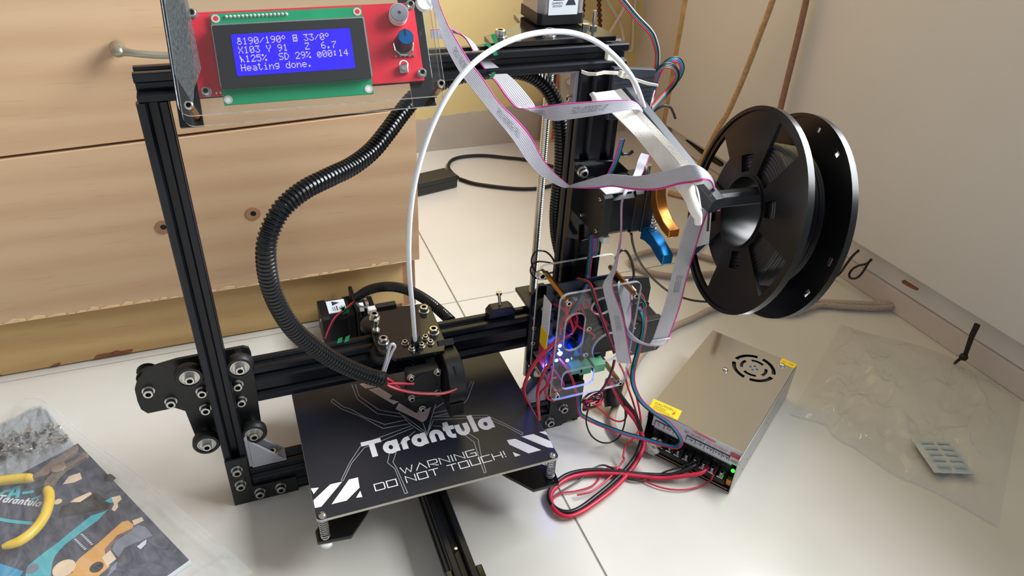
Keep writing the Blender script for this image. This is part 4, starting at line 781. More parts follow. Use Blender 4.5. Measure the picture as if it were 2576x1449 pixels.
# bowden tube and corrugated sleeves
wire('bowden_tube', [(182.8, -3, 160)]+[(180.7,-8,171.8),(176.8,-20,209.8),(171.5,-36,253.8),(168.2,-50,292.4),(168.6,-60,331.6),(173,-64,361.1),(182,-64,388.1),(194,-62,410.2),(209.1,-58,426.7),(227.2,-54,437.8),(248.5,-50,444.5),(270.4,-47,446.7),(293.4,-44,444.2),(314.3,-42,436.4),(333.6,-40,423.2),(351,-38,406.3),(364,-34,388.1),(375.8,-26,369.3),(381.8,-20,352.5)], 2, 'ptfe', n=12, sm=8, cat='tube', label='white bowden tube arching from the print head over the frame')
def corrugated(name, pts, r, label):
    P = resample(cr(pts, 16), .8); N = len(P); rad = [r*(1.0 if (i % 4) in (0, 1) else .84) for i in range(N)]
    o = obj(name, MB().tube(P, r, 16, radii=rad), 'sleeve', None, smooth=50); return tag(o, label, 'cable sleeve')
corrugated('cable_sleeve', [(142.8,-42,158.1),(128.7,-43,168),(106.6,-46,189.7),(89.2,-50,213.2),(76.1,-54,236.2),(68,-57,260.5),(64,-58,284.8),(64.7,-58,308),(69.4,-55,323.2),(80.4,-48,336.6),(97.4,-38,343.9),(117.5,-26,346),(136,-12,346),(154.2,2,350.3),(169.8,14,359.5),(184.2,26,368.9),(200.1,36,378.8),(221.8,42,386.6),(253.7,46,391.3),(290.8,50,388.2),(314.5,50,377.2),(329.1,48,357.1),(336.2,47,330.7),(339.1,46,303.4),(338.9,46,274.8),(339.2,46,244.7),(343.4,46,217),(351.2,44,191),(359.7,38,168.8)], 7.3, 'thick black corrugated cable sleeve looping from the print head behind the frame')
corrugated('cable_sleeve', [(165.3,215,68.9),(176.7,205,83.1),(190.8,190,95.2),(204.3,165,108.2),(216.7,140,115),(228.1,115,116.4),(235.8,95,115.1),(240.9,75,115.9)], 6, 'short black corrugated cable sleeve arching from the rear motor behind the gantry')
# zip ties and twist ties
z1_ = thing('zip_tie', 'white zip tie whose tail points right past the ribbon at the upright top', 'zip tie', (350, -8, 385))
obj('band', MB().strip([(326.5,0,402),(330.7,-4,401),(335.2,-9,402),(342.2,-9,403.1),(355,-9,401.6),(360.8,-9,398.9),(369.4,-14,396.6),(378.7,-18,394),(385.8,-22,393.1)], [(326.8,0,399.4),(331,-4,398.4),(335.5,-9,399.7),(342.5,-9,400.5),(355.3,-9,399),(361.2,-9,396.3),(369.9,-14,394),(379.1,-18,391.7),(386.5,-22,391.4)], 1.2), 'tie', z1_, smooth=None)
obj('head', MB().prism([(354.1,-12,404.2),(359,-12,402.2),(357.5,-12,397.8),(352.6,-12,399.5)], (0, -5, 0)), 'tie', z1_, smooth=None, bevel=.4)
z2_ = thing('zip_tie', 'white zip tie at the beam end whose tail hangs down along the bowden tube', 'zip tie', (352, -8, 405))
obj('band', MB().strip([(345.5,2,420.2),(343.4,-4,418.3),(345.7,-4,414.4),(348.7,-8,411.3),(354.2,-14,405.7),(357.9,-18,402.6),(361.5,-22,395.6),(365.4,-24,387.2)], [(349.2,2,419.1),(346.5,-4,419),(349.1,-4,415.8),(351.3,-8,412.7),(356.1,-14,407.2),(360.3,-18,403.4),(364,-22,396),(367.8,-24,388)], 1.2), 'tie', z2_, smooth=None)
obj('head', MB().prism([(341.3,-8,418.6),(349,-8,416.6),(348.7,-8,411.3),(341.4,-8,412.3)], (0, -5, 0)), 'tie', z2_, smooth=None, bevel=.6)
g1 = thing('twist_tie', 'green twist tie wound round the top beam beside the motor plate', 'twist tie', (250, 2, 415))
for L in ([(247.7,0,433.7),(250.4,0,428.3),(253.1,0,423.8),(251.3,0,421.5)], [(265.6,0,431.9),(262.6,0,428.3),(256.9,0,425.3),(252.5,0,423.8),(248.8,0,420.5)], [(239.2,0,426.3),(242,0,427),(246.1,0,424.7),(249.4,0,420.4),(251.1,0,417.9)], [(248.6,-2,405.4),(247.8,-2,402.4),(245.5,-2,400.7)]):
    L = [V(p) for p in L]; obj('wing', MB().strip(cr(L, 4), cr([p+V((3.2, 0, .6)) for p in L], 4), .8), 'green', g1, smooth=None)
g2 = thing('twist_tie', 'green twist tie holding the wires of the rear motor', 'twist tie', (140, 205, 50))
for L in ([(141.7,202,65.7),(146.2,202,62.4),(149.1,202,57.6)], [(145.1,202,66.7),(142.8,202,61.9),(144.7,202,56.2)]): 
    L = [V(p) for p in L]; obj('wing', MB().strip(L, [p+V((3.5, 0, 2.5)) for p in L], 1), 'green', g2, smooth=None)
g3 = thing('twist_tie', 'green twist tie wrapped on the gantry beam left of the print head', 'twist tie', (130, 28, 138))
for px in (848, 866):
    L = [V(p) for p in ((115.4,27,151.7),(117.3,30,155.1))] if px == 848 else [V(p) for p in ((122,27,151.5),(124.3,30,155.8))]
    obj('wrap', MB().strip(L, [p+V((4, 0, 1)) for p in L], 1.6), 'green', g3, smooth=None)
# cloth tape hanging along the holder arm
tp = MB(); 
tL = [(329.6,-12,386.2),(342.3,-30,375.4),(347.5,-62,367.5),(353.3,-92,355.1),(360.1,-116,342.5),(362.7,-136,330.6)]
tR = [(353,-10,386.4),(358.3,-40,376),(356.1,-76,372.3),(357.6,-104,366.3),(358.3,-132,358.5),(359.7,-142,344.3)]
tR2 = [(353.4,-14,386.7),(359.6,-44,376.7),(356.9,-80,373.8),(359,-108,367.2)]
tag(obj('tape_strip', MB().strip(cr(tL, 6), cr(tR, 6), 1), 'tape', None, smooth=40), 'white cloth tape strip with a torn end hanging along the spool holder arm', 'tape')
obj('folded_edge', MB().strip(cr(tR[:5], 5), cr([V(p)+V((4, -4, 2.5)) for p in tR[:5]], 5), 1), 'tape', bpy.data.objects['tape_strip'], smooth=40)
obj('bunched_end', MB().tube(cr([(358.2,-130,357.6),(354.5,-134,352.1),(355.9,-138,344.4),(360,-140,336.7),(361.3,-140,331)], 5), 3, 10, radii=[1.5+3.0*math.sin(min(1, i/16)*math.pi*.85) for i in range(21)]), 'tape', bpy.data.objects['tape_strip'], smooth=60)
obj('torn_end', MB().tube(cr([(330.8,-12,385.5),(331.6,-16,386.1),(333.1,-18,382.8),(332.2,-18,378.6),(331.6,-16,374.6)], 5), 3, 8, radii=[1.2+2.2*math.sin(i/20*math.pi) for i in range(21)]), 'tape', bpy.data.objects['tape_strip'], smooth=60)
# ---------------------------------------------------------------- power supply
PX = frame('psu'); ps = thing('power_supply', 'silver metal power supply box with fan grille and yellow caution label lying on the tiles', 'power supply', PX @ V((52, 90, 0)))
PW, PL, PH = 105.4, 184, 51
def pb_(): b = MB(); b.X = PX; return b
obj('base', pb_().box((.8, -1, .4), (PW-.8, PL-1, 2)).box((PW-1.6, -1, 2), (PW-.2, PL-1, PH-2)), 'zinc', ps, smooth=None, bevel=.3)
# cover with fan slots: radial cells cut from a grid around the fan centre
b = pb_(); fc = (66, 145.5)
slots = []
for r0, r1, arcs in ((20, 24.5, ((8, 82), (98, 172), (188, 262), (278, 352))), (12, 15.5, ((-30, 30), (60, 120), (150, 210), (240, 300)))):
    for a0, a1 in arcs: slots.append([(fc[0]+r1*math.cos(math.radians(a0+(a1-a0)*k/10)), fc[1]+r1*math.sin(math.radians(a0+(a1-a0)*k/10))) for k in range(11)]+[(fc[0]+r0*math.cos(math.radians(a1+(a0-a1)*k/10)), fc[1]+r0*math.sin(math.radians(a1+(a0-a1)*k/10))) for k in range(11)])
bm = bmesh.new(); ed = []
for loop in [[(0, 10), (PW-1.5, 10), (PW-1.5, PL), (0, PL)]]+slots:
    vs = [bm.verts.new((PX @ V((x, y, PH)))*S) for x, y in loop]; ed += [bm.edges.new((vs[i], vs[(i+1) % len(vs)])) for i in range(len(vs))]
bmesh.ops.triangle_fill(bm, edges=ed, use_beauty=True)
g = bmesh.ops.extrude_face_region(bm, geom=bm.faces[:]); bmesh.ops.translate(bm, verts=[e for e in g['geom'] if isinstance(e, bmesh.types.BMVert)], vec=V((0, 0, -1))*S)
bmesh.ops.recalc_face_normals(bm, faces=bm.faces); me = bpy.data.meshes.new('cover'); bm.to_mesh(me); bm.free(); me.materials.append(M['mirror'])
cov = obj('cover', me, None, ps)
obj('side', pb_().box((0, 10, 2), (.8, PL, PH-1)).box((0, PL-.8, 2), (PW-1.5, PL, PH-1)), 'mirror', ps, smooth=None)
obj('inner_fan', pb_().lathe([(25, PH-4), (24, PH-3), (8, PH-2.5), (0, PH-2.5)], (fc[0], fc[1], 0), (0, 0, 1), 30), 'dk', ps)
obj('inside', pb_().box((1, 22, 2.2), (PW-2, 26, PH-1.2)), 'dk', ps, smooth=None)
obj('fan_hub', pb_().lathe([(0, PH-1.2), (9.5, PH-1.2), (9.5, PH-.9), (0, PH-.9)], (fc[0], fc[1], 0), (0, 0, 1), 24), 'mirror', ps)
for dx_, dy_ in ((4, 0), (-4, 0), (0, 4), (0, -4)): obj('rivet', pb_().lathe([(0, 0), (1.5, 0), (1, .5), (0, .5)], (fc[0]+dx_, fc[1]+dy_, PH), (0, 0, 1), 10), 'blue', cov)
for x, y in ((41, 121), (90.5, 171)): o = screw('pan', PX @ V((x, y, PH)), (0, 0, 1), cov)
lip = obj('label_strip', pb_().prism([(7, 10, PH-.5), (PW-2, 10, PH-.5), (PW-2, 8.6, 31.4), (7, 8.6, 31.4)], (0, 1, 0)), 'label', ps, smooth=None)
def ptxt(s, size, x, z, m): txt('lettering', s, size, PX @ V((x, 8.3, z)), PX.to_3x3() @ V((1, 0, 0)), V((0, 0, 1)), m, lip)
for s, x, m in (('L', 15, 'redink'), ('N', 26, 'redink'), ('-V', 51, 'ink'), ('-V', 61, 'ink'), ('+V', 71.5, 'ink'), ('+V', 80.5, 'ink'), ('+V', 89, 'ink')): ptxt(s, 6, x, 36.3, m)
ptxt('AC', 4.4, 18, 44, 'ink'); ptxt('DC OUTPUT -', 4, 55, 44, 'ink'); ptxt('DC OUTPUT +', 4, 80, 44, 'redink'); ptxt('ADJ', 3.8, 98, 35.5, 'ink')
obj('red_block', pb_().box((93, 8, 41), (102.5, 8.9, 45.5)), 'redink', lip, smooth=None)
b = pb_()
for x in (10, 20.5, 31.5, 46, 56, 66, 76, 85, 93): b.box((x, 7.9, 33.5), (x+.35, 9, 40))
b.box((10, 7.9, 39.8), (36, 9, 40.2)).box((46, 7.9, 39.8), (93, 9, 40.2)); obj('table_lines', b, 'ink', lip, smooth=None)
obj('black_mark', pb_().prism([(50, 8.5, 49), (54, 8.5, 48.4), (72, 8.5, 47.8), (76, 8.5, 48.3), (60, 8.5, 49.3)], (0, .9, 0)), 'redink', lip, smooth=None)
tm = obj('terminal_block', pb_().box((9, -1, 8), (97, 21, 14)).box((9, 12, 14), (97, 21, 27)), 'blk', ps, smooth=None, bevel=.5)
obj('terminal_cover', pb_().box((9.5, 5.5, 27.2), (96.5, 11.8, 28.0)), 'clear', ps, smooth=None)
obj('cover_rail', pb_().box((9.5, 11, 27.2), (96.5, 12.2, 29.4)), 'label', ps, smooth=None)
for k in range(9):
    x = 14+k*9.6; t_ = obj('terminal', pb_().box((x-3.4, -.5, 14.2), (x+3.4, 11.8, 15.6)), 'steel', ps, smooth=None, bevel=.3); screw('m3', PX @ V((x, 4.5, 15.6)), (0, 0, 1), t_)
    if k: obj('divider', pb_().box((x-5.3, -1, 14), (x-4.3, 12, 23)), 'blk', tm, smooth=None)
obj('circuit_board', pb_().box((2, -.6, 4.4), (PW-2, 22, 6)), 'dk', ps, smooth=None); obj('board_edge', pb_().box((4, -.9, 4.3), (PW-4, -.6, 5.6)), 'bedge', ps, smooth=None)
obj('power_led', pb_().lathe([(0, 4), (1.7, 3), (2, 0), (0, 0)], (100.2, 8, 24), (0, -.7, .7), 12), 'gled', ps, label='lit green lamp')
obj('adjuster', pb_().box((97.5, 2, 7), (103, 8, 15)), 'copper', ps, smooth=None, bevel=.5)
for z, y in ((30, 90), (32, 96), (34, 150), (10, 30), (16, 40)): obj('case_screw', pb_().lathe([(0, 0), (1.6, 0), (1, .6), (0, .6)], (PW-.2, y, z), (1, 0, 0), 12), 'steel', ps)
cl = obj('caution_label', pb_().prism([(-2.6,25.6,51),(30.1,27.3,51),(31.9,11.4,51),(0.3,8.3,51)], (0, 0, .25)), 'yellow', ps, smooth=None)
X3 = PX.to_3x3(); xd, yd = X3 @ V((1, .06, 0)), X3 @ V((-.06, 1, 0))
txt('lettering', 'CAUTION !', 4.6, PX @ V((13.5, 21.2, 51.35)), xd, yd, 'ink', cl)
b = pb_()
for k, L in enumerate((13, 12.5, 19, 24)): b.box((3.2, 17.2-k*1.9, 51.25), (3.2+L, 17.6-k*1.9, 51.35))
obj('small_print', b, 'ink', cl, smooth=None)
obj('lightning_mark', pb_().prism([(24, 20, 51.25), (26.2, 21, 51.25), (25, 18, 51.25), (27, 18.4, 51.25), (23.6, 13.6, 51.25), (24.6, 16.8, 51.25), (22.8, 16.4, 51.25)], (0, 0, .1)), 'redink', cl, smooth=None)
qc = obj('inspection_label', pb_().box((86.5, 174.5, 51), (104, 184.2, 51.25)), 'yellow', ps, smooth=None)
txt('lettering', 'QC  INSP', 3.3, PX @ V((95.2, 179, 51.35)), X3 @ V((1, 0, 0)), X3 @ V((0, 1, 0)), 'ink', qc)
# ---------------------------------------------------------------- cords and wires on the floor
wire('braided_cable', [PX @ V((24, 3, 20)), PX @ V((16, -2, 15))]+[(422,-69.9,6),(409.8,-56.7,6),(398.9,-42.5,6),(398.6,-23.3,6),(412.3,-1,6),(437,22.7,6),(467.3,54.4,6),(493.7,78.2,6),(525.5,97.9,6),(563.4,115.6,6),(600.4,124.6,6),(636.1,134.8,6),(674.5,132.9,6),(709.9,108.1,6),(745.7,93,6),(790.9,97,6),(827.3,81.8,6),(864.5,67.2,6),(885.4,60.9,8),(891.1,62.3,10),(867.8,72,9),(824.9,88.3,9),(792.9,107.7,6),(762.5,140,6),(742.5,178.8,6),(717.4,203.2,6),(689.4,213.9,6),(650.8,218.8,6),(617.3,231.1,6),(595.2,251.4,6),(587.7,274.5,6),(596.8,288.5,6),(620.6,296,6),(648.5,295.2,6),(671.7,285.9,6),(696.9,268.5,6),(717.1,244.3,6)], 4.2, 'braid', n=10, sm=10, cat='power cord', label='beige braided power cord snaking on the floor from the silver box past the spool')
obj('frayed_end', MB().tube(cr([PX @ V((20, 2, 19)), PX @ V((12, -3, 13))]+[(423.6,-74.9,8),(418,-69.4,8)], 4), 6, 12, radii=[4.2, 6, 5.2, 6.6, 5.4, 6.4, 5.2, 6, 5, 5.6, 4.6, 4.6, 4.4]), 'wbraid', bpy.data.objects['braided_cable'], smooth=60, label='frayed white end')
wire('earth_wire', [PX @ V((27, 3, 19)), PX @ V((31, 3, 18.5)), PX @ V((36, 4, 17.6))], 1.2, 'gterm', cat='wire', label='short green wire end at the power supply terminals')
fe = MB().tube(cr([(411.7,-0.6,12),(412.5,8.6,22),(415.6,12.4,36)], 5), 11, 14)
tag(obj('ferrite_core', fe, 'blk', None), 'black cylindrical ferrite core lying behind the wire bundle under the case', 'ferrite core')
pw = [PX @ V((66, 4, 17)), PX @ V((62, -6, 15))]+[(426.8,-109.5,9),(412,-103.4,6),(389,-93.9,6),(367.1,-82.6,6),(343.9,-73.7,6),(321.9,-71.9,6),(304.7,-78.3,6),(292.1,-89,6),(290.2,-103.4,6),(298.1,-114.2,6),(312.7,-115.2,6),(336.6,-106.7,6),(359.7,-96.8,6),(382.3,-84.9,6),(399.4,-74.1,10),(410.3,-63.5,18),(411.1,-55.9,30),(405.7,-48.3,45),(394.1,-44.4,62),(384.2,-43.6,78),(378.2,-43,90)]
wire('power_wire', pw, 2.3, 'wire', n=10, sm=8, cat='wire', label='thick black power wire looping from the power supply up to the controller case')
pw2 = [PX @ V((76, 4, 17)), PX @ V((73, -7, 15))]+[(424.5,-113.2,9),(409.8,-107.1,6),(387.7,-96.3,6),(365.3,-86,6),(341.7,-78,6),(319.7,-76.7,6),(303.6,-82.8,6),(293,-92,6),(290.2,-109,6),(297.8,-119.6,6),(313.7,-119.5,6),(338.6,-111.6,6),(362.6,-101.6,6),(384.9,-88.6,6),(401.3,-77.7,10),(412,-66.5,18),(409.5,-53.1,32),(401,-47.9,46),(390.1,-43.1,62),(381.5,-42.7,78),(375.5,-42.1,90)]
wire('power_wire', pw2, 2.3, 'red', n=10, sm=8, cat='wire', label='thick red power wire looping beside the thick black one on the floor')
wire('thin_wire', [PX @ V((85, 4, 17)), PX @ V((85, -6, 14))]+[(459,-127.2,8),(447.8,-127.7,3),(427.2,-126.2,3),(408.7,-117.8,3),(395.4,-104.5,3),(389.7,-93.6,3),(378,-80.6,3),(367,-74.6,3),(356.3,-81.8,3),(340.1,-91.3,3),(321.8,-92.1,3),(307.3,-89.9,3),(295.7,-93.4,3),(291.8,-100.3,3)], .9, 'red', cat='wire', label='thin red wire curving across the floor from the power supply terminals')
wire('thin_wire', [PX @ V((64, 3, 17)), PX @ V((56, -6, 14))]+[(416.7,-102.9,8),(407.3,-103.8,4),(389.7,-101.8,4),(379.2,-95.5,4),(374.3,-87.1,4),(369.9,-77.7,4),(362,-70.4,4),(349.5,-72,4),(332.6,-80.4,4),(313.2,-86.4,4),(298.4,-91,4),(292.2,-97.2,4),(293.1,-106.8,4)], .9, 'wire', cat='wire', label='thin black wire curving on the floor beside the thin red one')
wire('thin_wire', [(319,-99.2,6),(335.7,-99.5,6),(358.2,-90.8,6),(373.1,-81.8,6),(384.6,-75.1,10),(384.5,-72.9,12),(391.5,-64.5,18),(405,-60,24),(413.8,-51.7,34),(412.2,-34.2,62),(402.1,-24.5,90)], 1.1, 'red', cat='wire', label='thin red wire twisting up along the thick wires')
wire('heater_wire', [(312, -36, 160)]+[(302,-42,156),(287.6,-46,146.8),(277.5,-48,129.2),(277.2,-44,108.3),(291,-30,73.6),(306.7,-14,39.3),(312.9,-8,26.6)], 1.7, 'red', n=8, cat='wire', label='outer red heater wire bowing from the case down to the bed corner')
wire('heater_wire', [(312, -34, 150)]+[(303.9,-42,138.6),(295.8,-44,126),(294,-40,100.2),(303.1,-26,63.7),(312.8,-12,30.9)], 1.7, 'red', n=8, cat='wire', label='inner red heater wire dropping straight to the bed corner')
wire('heater_wire', [(312, -32, 120)]+[(302.3,-42,108.4),(298.9,-38,97.1),(298.9,-34,85.6),(304.3,-24,58.8)], 1.5, 'red', cat='wire', label='short red wire joining the heater wires below the case')
FC = ['wire', 'teal', 'blu', 'red']
flat([(419.2,-2.5,150),(418.3,-15.5,145),(416.1,-22.3,130),(409.9,-28.5,110),(402.3,-37.3,95),(400.1,-46.2,84),(402.7,-59.5,74),(412.2,-72.2,66),(421.5,-85.4,62),(425.6,-99,58),(426.4,-105.8,52),(423.3,-103.6,44),(417.9,-90.3,36),(406.7,-72.2,30),(390.6,-58.4,30),(374.1,-44,32),(360.4,-32.5,36),(352.6,-27.6,42),(351.3,-22.6,55),(350.5,-21.1,68)], 1.35, .7, 'motor_cable', ['red', 'blu', 'teal', 'wire'], label='four-colour flat cable looping out over the power supply terminals', cat='cable', updir=(0, -.3, 1))
flat([(379,60,448.5),(389.9,60,440),(406,60,425.4),(423,60,411.6),(429.6,60,402.4),(434.2,60,391.3),(435.7,60,378.4),(435.8,60,361.4),(421.1,40,352.2),(407.6,20,349.4)], 1.35, .75, 'motor_cable', ['rib', 'wire', 'teal', 'red'], label='four-colour flat cable falling from above the frame to the right of the beam', cat='cable', updir=(0, -1, .2))
flat([(408.1,20,351.2),(432.8,55,349.8),(434,55,366.9),(437.7,55,379),(445.4,55,385.9),(453.9,55,386.1),(460.1,55,379),(459.2,55,370.8),(452.4,55,361.4),(442.5,55,349),(409.4,20,352.9)], 1.35, .75, 'motor_cable', ['wire', 'teal', 'blu', 'red'], label='large flat cable loop tied up right of the bowden tube', cat='cable', updir=(0, -1, .2))
flat([(406.9,20,353.1),(419.2,40,358),(420,40,372.8),(423.3,40,381.7),(430.7,40,386.6),(439.4,40,385),(445.8,40,378),(444.9,40,369.9),(436.1,40,358.6),(410.3,18,355.4)], 1.35, .7, 'motor_cable', ['wire', 'wire', 'teal', 'red'], label='smaller flat cable loop inside the large one right of the bowden tube', cat='cable', updir=(0, -1, .2))
wire('black_tie', [(419.8,40,345.5),(425.2,40,343.4),(431,40,346.8),(438,40,348.5),(444.5,40,346.4),(448.5,40,341.4),(452.5,40,334.7)], 1.3, 'wire', cat='wire tie', label='black wire tie end bent like a hook right of the holder arm')
wire('black_tie', [(419.2,38,347),(423.2,38,343.6),(424.9,38,338.8),(429.1,38,334.5),(435.8,38,331.1)], 1.3, 'wire', cat='wire tie', label='black wire tie end pointing down right of the holder arm')
flat([(372.2,-2,339.1),(371,-2,331.1),(369.5,-2,322.6),(365.9,-2,311.6),(363.5,-2,306.1)], 1.3, .7, 'motor_cable', ['wire', 'teal', 'blu', 'pink'], label='flat cable running down the upright behind the white tape', cat='cable', updir=(0, -1, 0))
wire('dark_cable', [(390.9,30,312.4),(394,30,308.9),(400,30,308.2),(404.7,30,310.9)], 1.8, 'wire', cat='cable', label='dark cable hanging in a short bow behind the white tape')
flat([(348.4,-10,251.8),(349.6,-10,238.9),(350.2,-10,223.5),(350.4,-10,207.9),(347.1,-16,201),(337,-22,186.3),(326.8,-24,175.9)], 1.4, .8, 'motor_cable', ['red', 'blu', 'teal', 'wire'], label='flat cable dropping from the extruder motor plate into the case', cat='cable', updir=(0, -1, 0))
for i, (m_, dx_) in enumerate((('blu', -3), ('red', 0), ('teal', 4))):
    wire('plug_wire', [V(p)+V((dx_*.5, 0, 0)) for p in [(341.8,-30,260.7),(343.4,-30,254.7),(343.5,-30,247.2),(348.4,-20,235.4)]], 1.1, m_, cat='wire', label={'blu': 'blue', 'red': 'red', 'teal': 'green'}[m_]+' wire at the white extruder motor plug')
flat([(398, -30, 190), (400, -36, 186)]+[(404.6,-36,167.4),(409.2,-34,152.7),(411,-32,133.3),(407.4,-34,115),(404.7,-36,96)], 1.5, .8, 'motor_cable', ['red', 'teal'], label='red and green cable pair hanging from the white plug right of the case', cat='cable', updir=(0, -1, 0))
flat([(333.8,-20,212.8),(327.1,-50,229.6),(328.6,-57,227.9),(336,-58,208.6),(345.3,-58,186.6),(354.6,-57,165.2),(364.7,-55,142.9)], 1.5, .85, 'fan_cable', ['wire', 'red'], label='black and red wire pair crossing in front of the case', cat='wire', updir=(0, -1, 0))
flat([(368,-52,131.3),(365.1,-55,121.8),(359.9,-58,110.3),(354.8,-56,96.9),(352.1,-52,88.9)], 1.5, .8, 'fan_cable', ['red', 'wire'], label='red and black wire pair running down to the wire bundle', cat='wire', updir=(0, -1, 0))
wire('red_lead', [(353.8,18,186.9),(352,6,187.3),(347.3,-6,185.2),(341.8,-14,177.5),(342.2,-18,168.3)], 1.5, 'red', cat='wire', label='red wire coming out of the sleeve end above the case')
for i, (L, lab_) in enumerate((([(338.3,-24,185.1),(344,-24,172.1),(347.9,-24,160.7),(346.6,-24,149.8)], 'red wire arching behind the upper right of the clear case'), ([(335.1,-22,177.4),(338.4,-22,162.4),(333.1,-22,148.1),(323.2,-22,144),(316.6,-22,137.1)], 'red wire curving down left inside the clear case'), ([(328.4,-26,190.8),(323.5,-26,178),(319.2,-26,167.2),(319.5,-26,155.1)], 'red wire slanting at the upper left inside the clear case'), ([(319.1,-28,127.1),(329.2,-28,111.8),(337.7,-28,93.8),(343.2,-28,76)], 'red wire slanting across the lower part of the clear case'))):
    wire('red_lead', L, 1.4, 'red', cat='wire', label=lab_)
flat([(339.2,-25,194.7),(333.1,-25,182.2),(326.7,-25,171.9),(319.6,-25,159.2)], 1.5, .8, 'motor_cable', ['red', 'blu', 'teal', 'wire'], label='four-colour flat cable slanting inside the clear case', cat='cable', updir=(0, -1, 0))
# tied bundle of red and black wire under the case
bn = thing('wire_bundle', 'coiled red and black wire bundle dangling under the controller case', 'wire bundle', (360, -40, 85))
c0 = V((354.6,-46,74.8)); 
for k in range(6):
    ph = k*1.1; L = [c0+V(((11+random.uniform(-2, 2))*math.cos(t*math.pi/5+ph), (5+random.uniform(-1.5, 1.5))*math.sin(t*math.pi/5+ph), -6+k*2.4+3*math.sin(t+ph))) for t in range(11)]
    obj('coil', MB().tube(cr(L, 5), 1.1, 7), 'red' if k % 2 == 0 else 'wire', bn)
wire('thin_wire', [(351.9,-45,71.4),(350.2,-45,58.6),(351,-45,44.2),(359,-45,24.2),(371.7,-45,10),(384.4,-45,5.2),(394.8,-45,10.9),(398.3,-45,26.6),(397,-45,44.6),(391.9,-45,62),(392.6,-35,68.2)], .9, 'wire', sm=8, cat='wire', label='thin black wire hanging in a big round loop under the case')
wire('thin_wire', [(360.5,-44,64.7),(368.7,-44,55),(379.8,-44,41.9),(391,-44,33.8),(398.6,-44,34.4),(399.5,-44,44.1),(394.9,-44,58.6)], .9, 'red', cat='wire', label='thin red wire hanging in a small bow under the case')
wire('thin_wire', [(385.1,-36,109),(392.9,-36,93.7),(400.9,-36,72.4),(410.3,-36,49.9),(420.5,-36,23.3),(430.1,-36,-1)], 1.1, 'red', cat='wire', label='red wire running straight down right of the case to the floor wires')
wire('thin_wire', [(314,-38,111.1),(305.5,-38,110.8),(303.1,-38,98.5),(306.7,-38,85.9),(314.6,-38,80.4)], 1.1, 'red', cat='wire', label='small red wire loop at the lower left case corner')
# thin black loops at the lead screw and right of the frame
wire('thin_wire', [(338.1,30,188.1),(331.3,30,205.3),(322,30,215.1),(312.2,30,215.9),(308.7,30,207),(312.9,30,194.7),(325,30,188.6),(338.9,30,188.9)], .9, 'wire', sm=8, cat='wire', label='upper thin black wire loop circling the lead screw')
wire('thin_wire', [(337.2,28,197),(326.4,28,202.7),(314.2,28,205.8),(308.6,28,202.2),(307.9,28,194.5),(314.8,28,186.1),(328,28,183.6),(339.2,28,185.3)], .9, 'wire', sm=8, cat='wire', label='lower thin black wire loop circling the lead screw')
wire('thin_wire', [(391.3,-10,245.7),(405,5,223.2),(425.4,25,194),(454.2,50,158.8),(495,80,114.5),(544.6,110,67.6),(586.4,120,41.7),(620,120,31.5)], 1.4, 'wire', sm=8, cat='wire', label='black wire curving from the extruder down behind the hanging ribbon')
wire('thin_wire', [(390.8,10,205.7),(394.9,10,214.2),(401.7,10,213.1),(409.5,10,201),(414.3,10,188.2),(412.9,5,179.5)], 1.4, 'adapter', sm=8, cat='wire', label='dark grey wire arching behind the upper right of the case')
wire('thin_wire', [(383.8,-30,207.8),(387.8,-36,194.5),(385.5,-44,186.5),(391.3,-46,181),(398.7,-44,182.7),(398.4,-38,186.7),(395.2,-34,187.9)], .9, 'wire', cat='wire', label='thin black wire loop beside the white plug right of the case')
flat([(172, -34, 139)]+[(147.4,-40,150.5),(155.1,-44,145.8),(168.2,-48,141.4),(182.1,-50,137.8),(196.8,-50,134.6),(209.3,-46,133.9),(216.9,-40,133)], 1.6, .95, 'fan_cable', ['red', 'wire'], label='red and black wire pair slung under the print head to the blower', cat='wire', updir=(0, 0, 1))
wire('fan_wire', [(141,-38,153.8),(148.1,-38,154.2),(154.8,-38,145.4),(159.2,-38,138.6)], 1.2, 'red', cat='wire', label='short red wire at the mouth of the sleeve by the print head')
tw = [(145.1,-34,161.3),(148.8,-34,172.5),(151.3,-34,182),(153.3,-34,187.6),(155.8,-34,187.9),(156.7,-34,184.6),(154,-34,179.6),(150.1,-34,169.9),(146.8,-34,159.9)]
wire('thermistor_wire', tw, 1.3, 'rib', cat='wire', label='white thin wire folded into a tight loop beside the sleeve end')
flat([(164.1,212,67.1),(156.7,206,66.8),(147.6,202,62.7),(138.4,200,58.4),(131.7,196,53.9),(125.4,190,46.6),(120,184,39.2)], 1.8, 1, 'motor_cable', ['wire', 'red'], label='black and red wires drooping over the rear motor', cat='cable', updir=(0, -.4, 1))
wire('switch_wire', [(163.4,212,63.1),(165.1,200,66.2),(171.1,180,76.3),(172.6,150,92.1),(167.8,100,122.6),(163.2,66,145)], 1.3, 'rib', cat='wire', label='white wire from the rear sleeve to the print carriage switch')
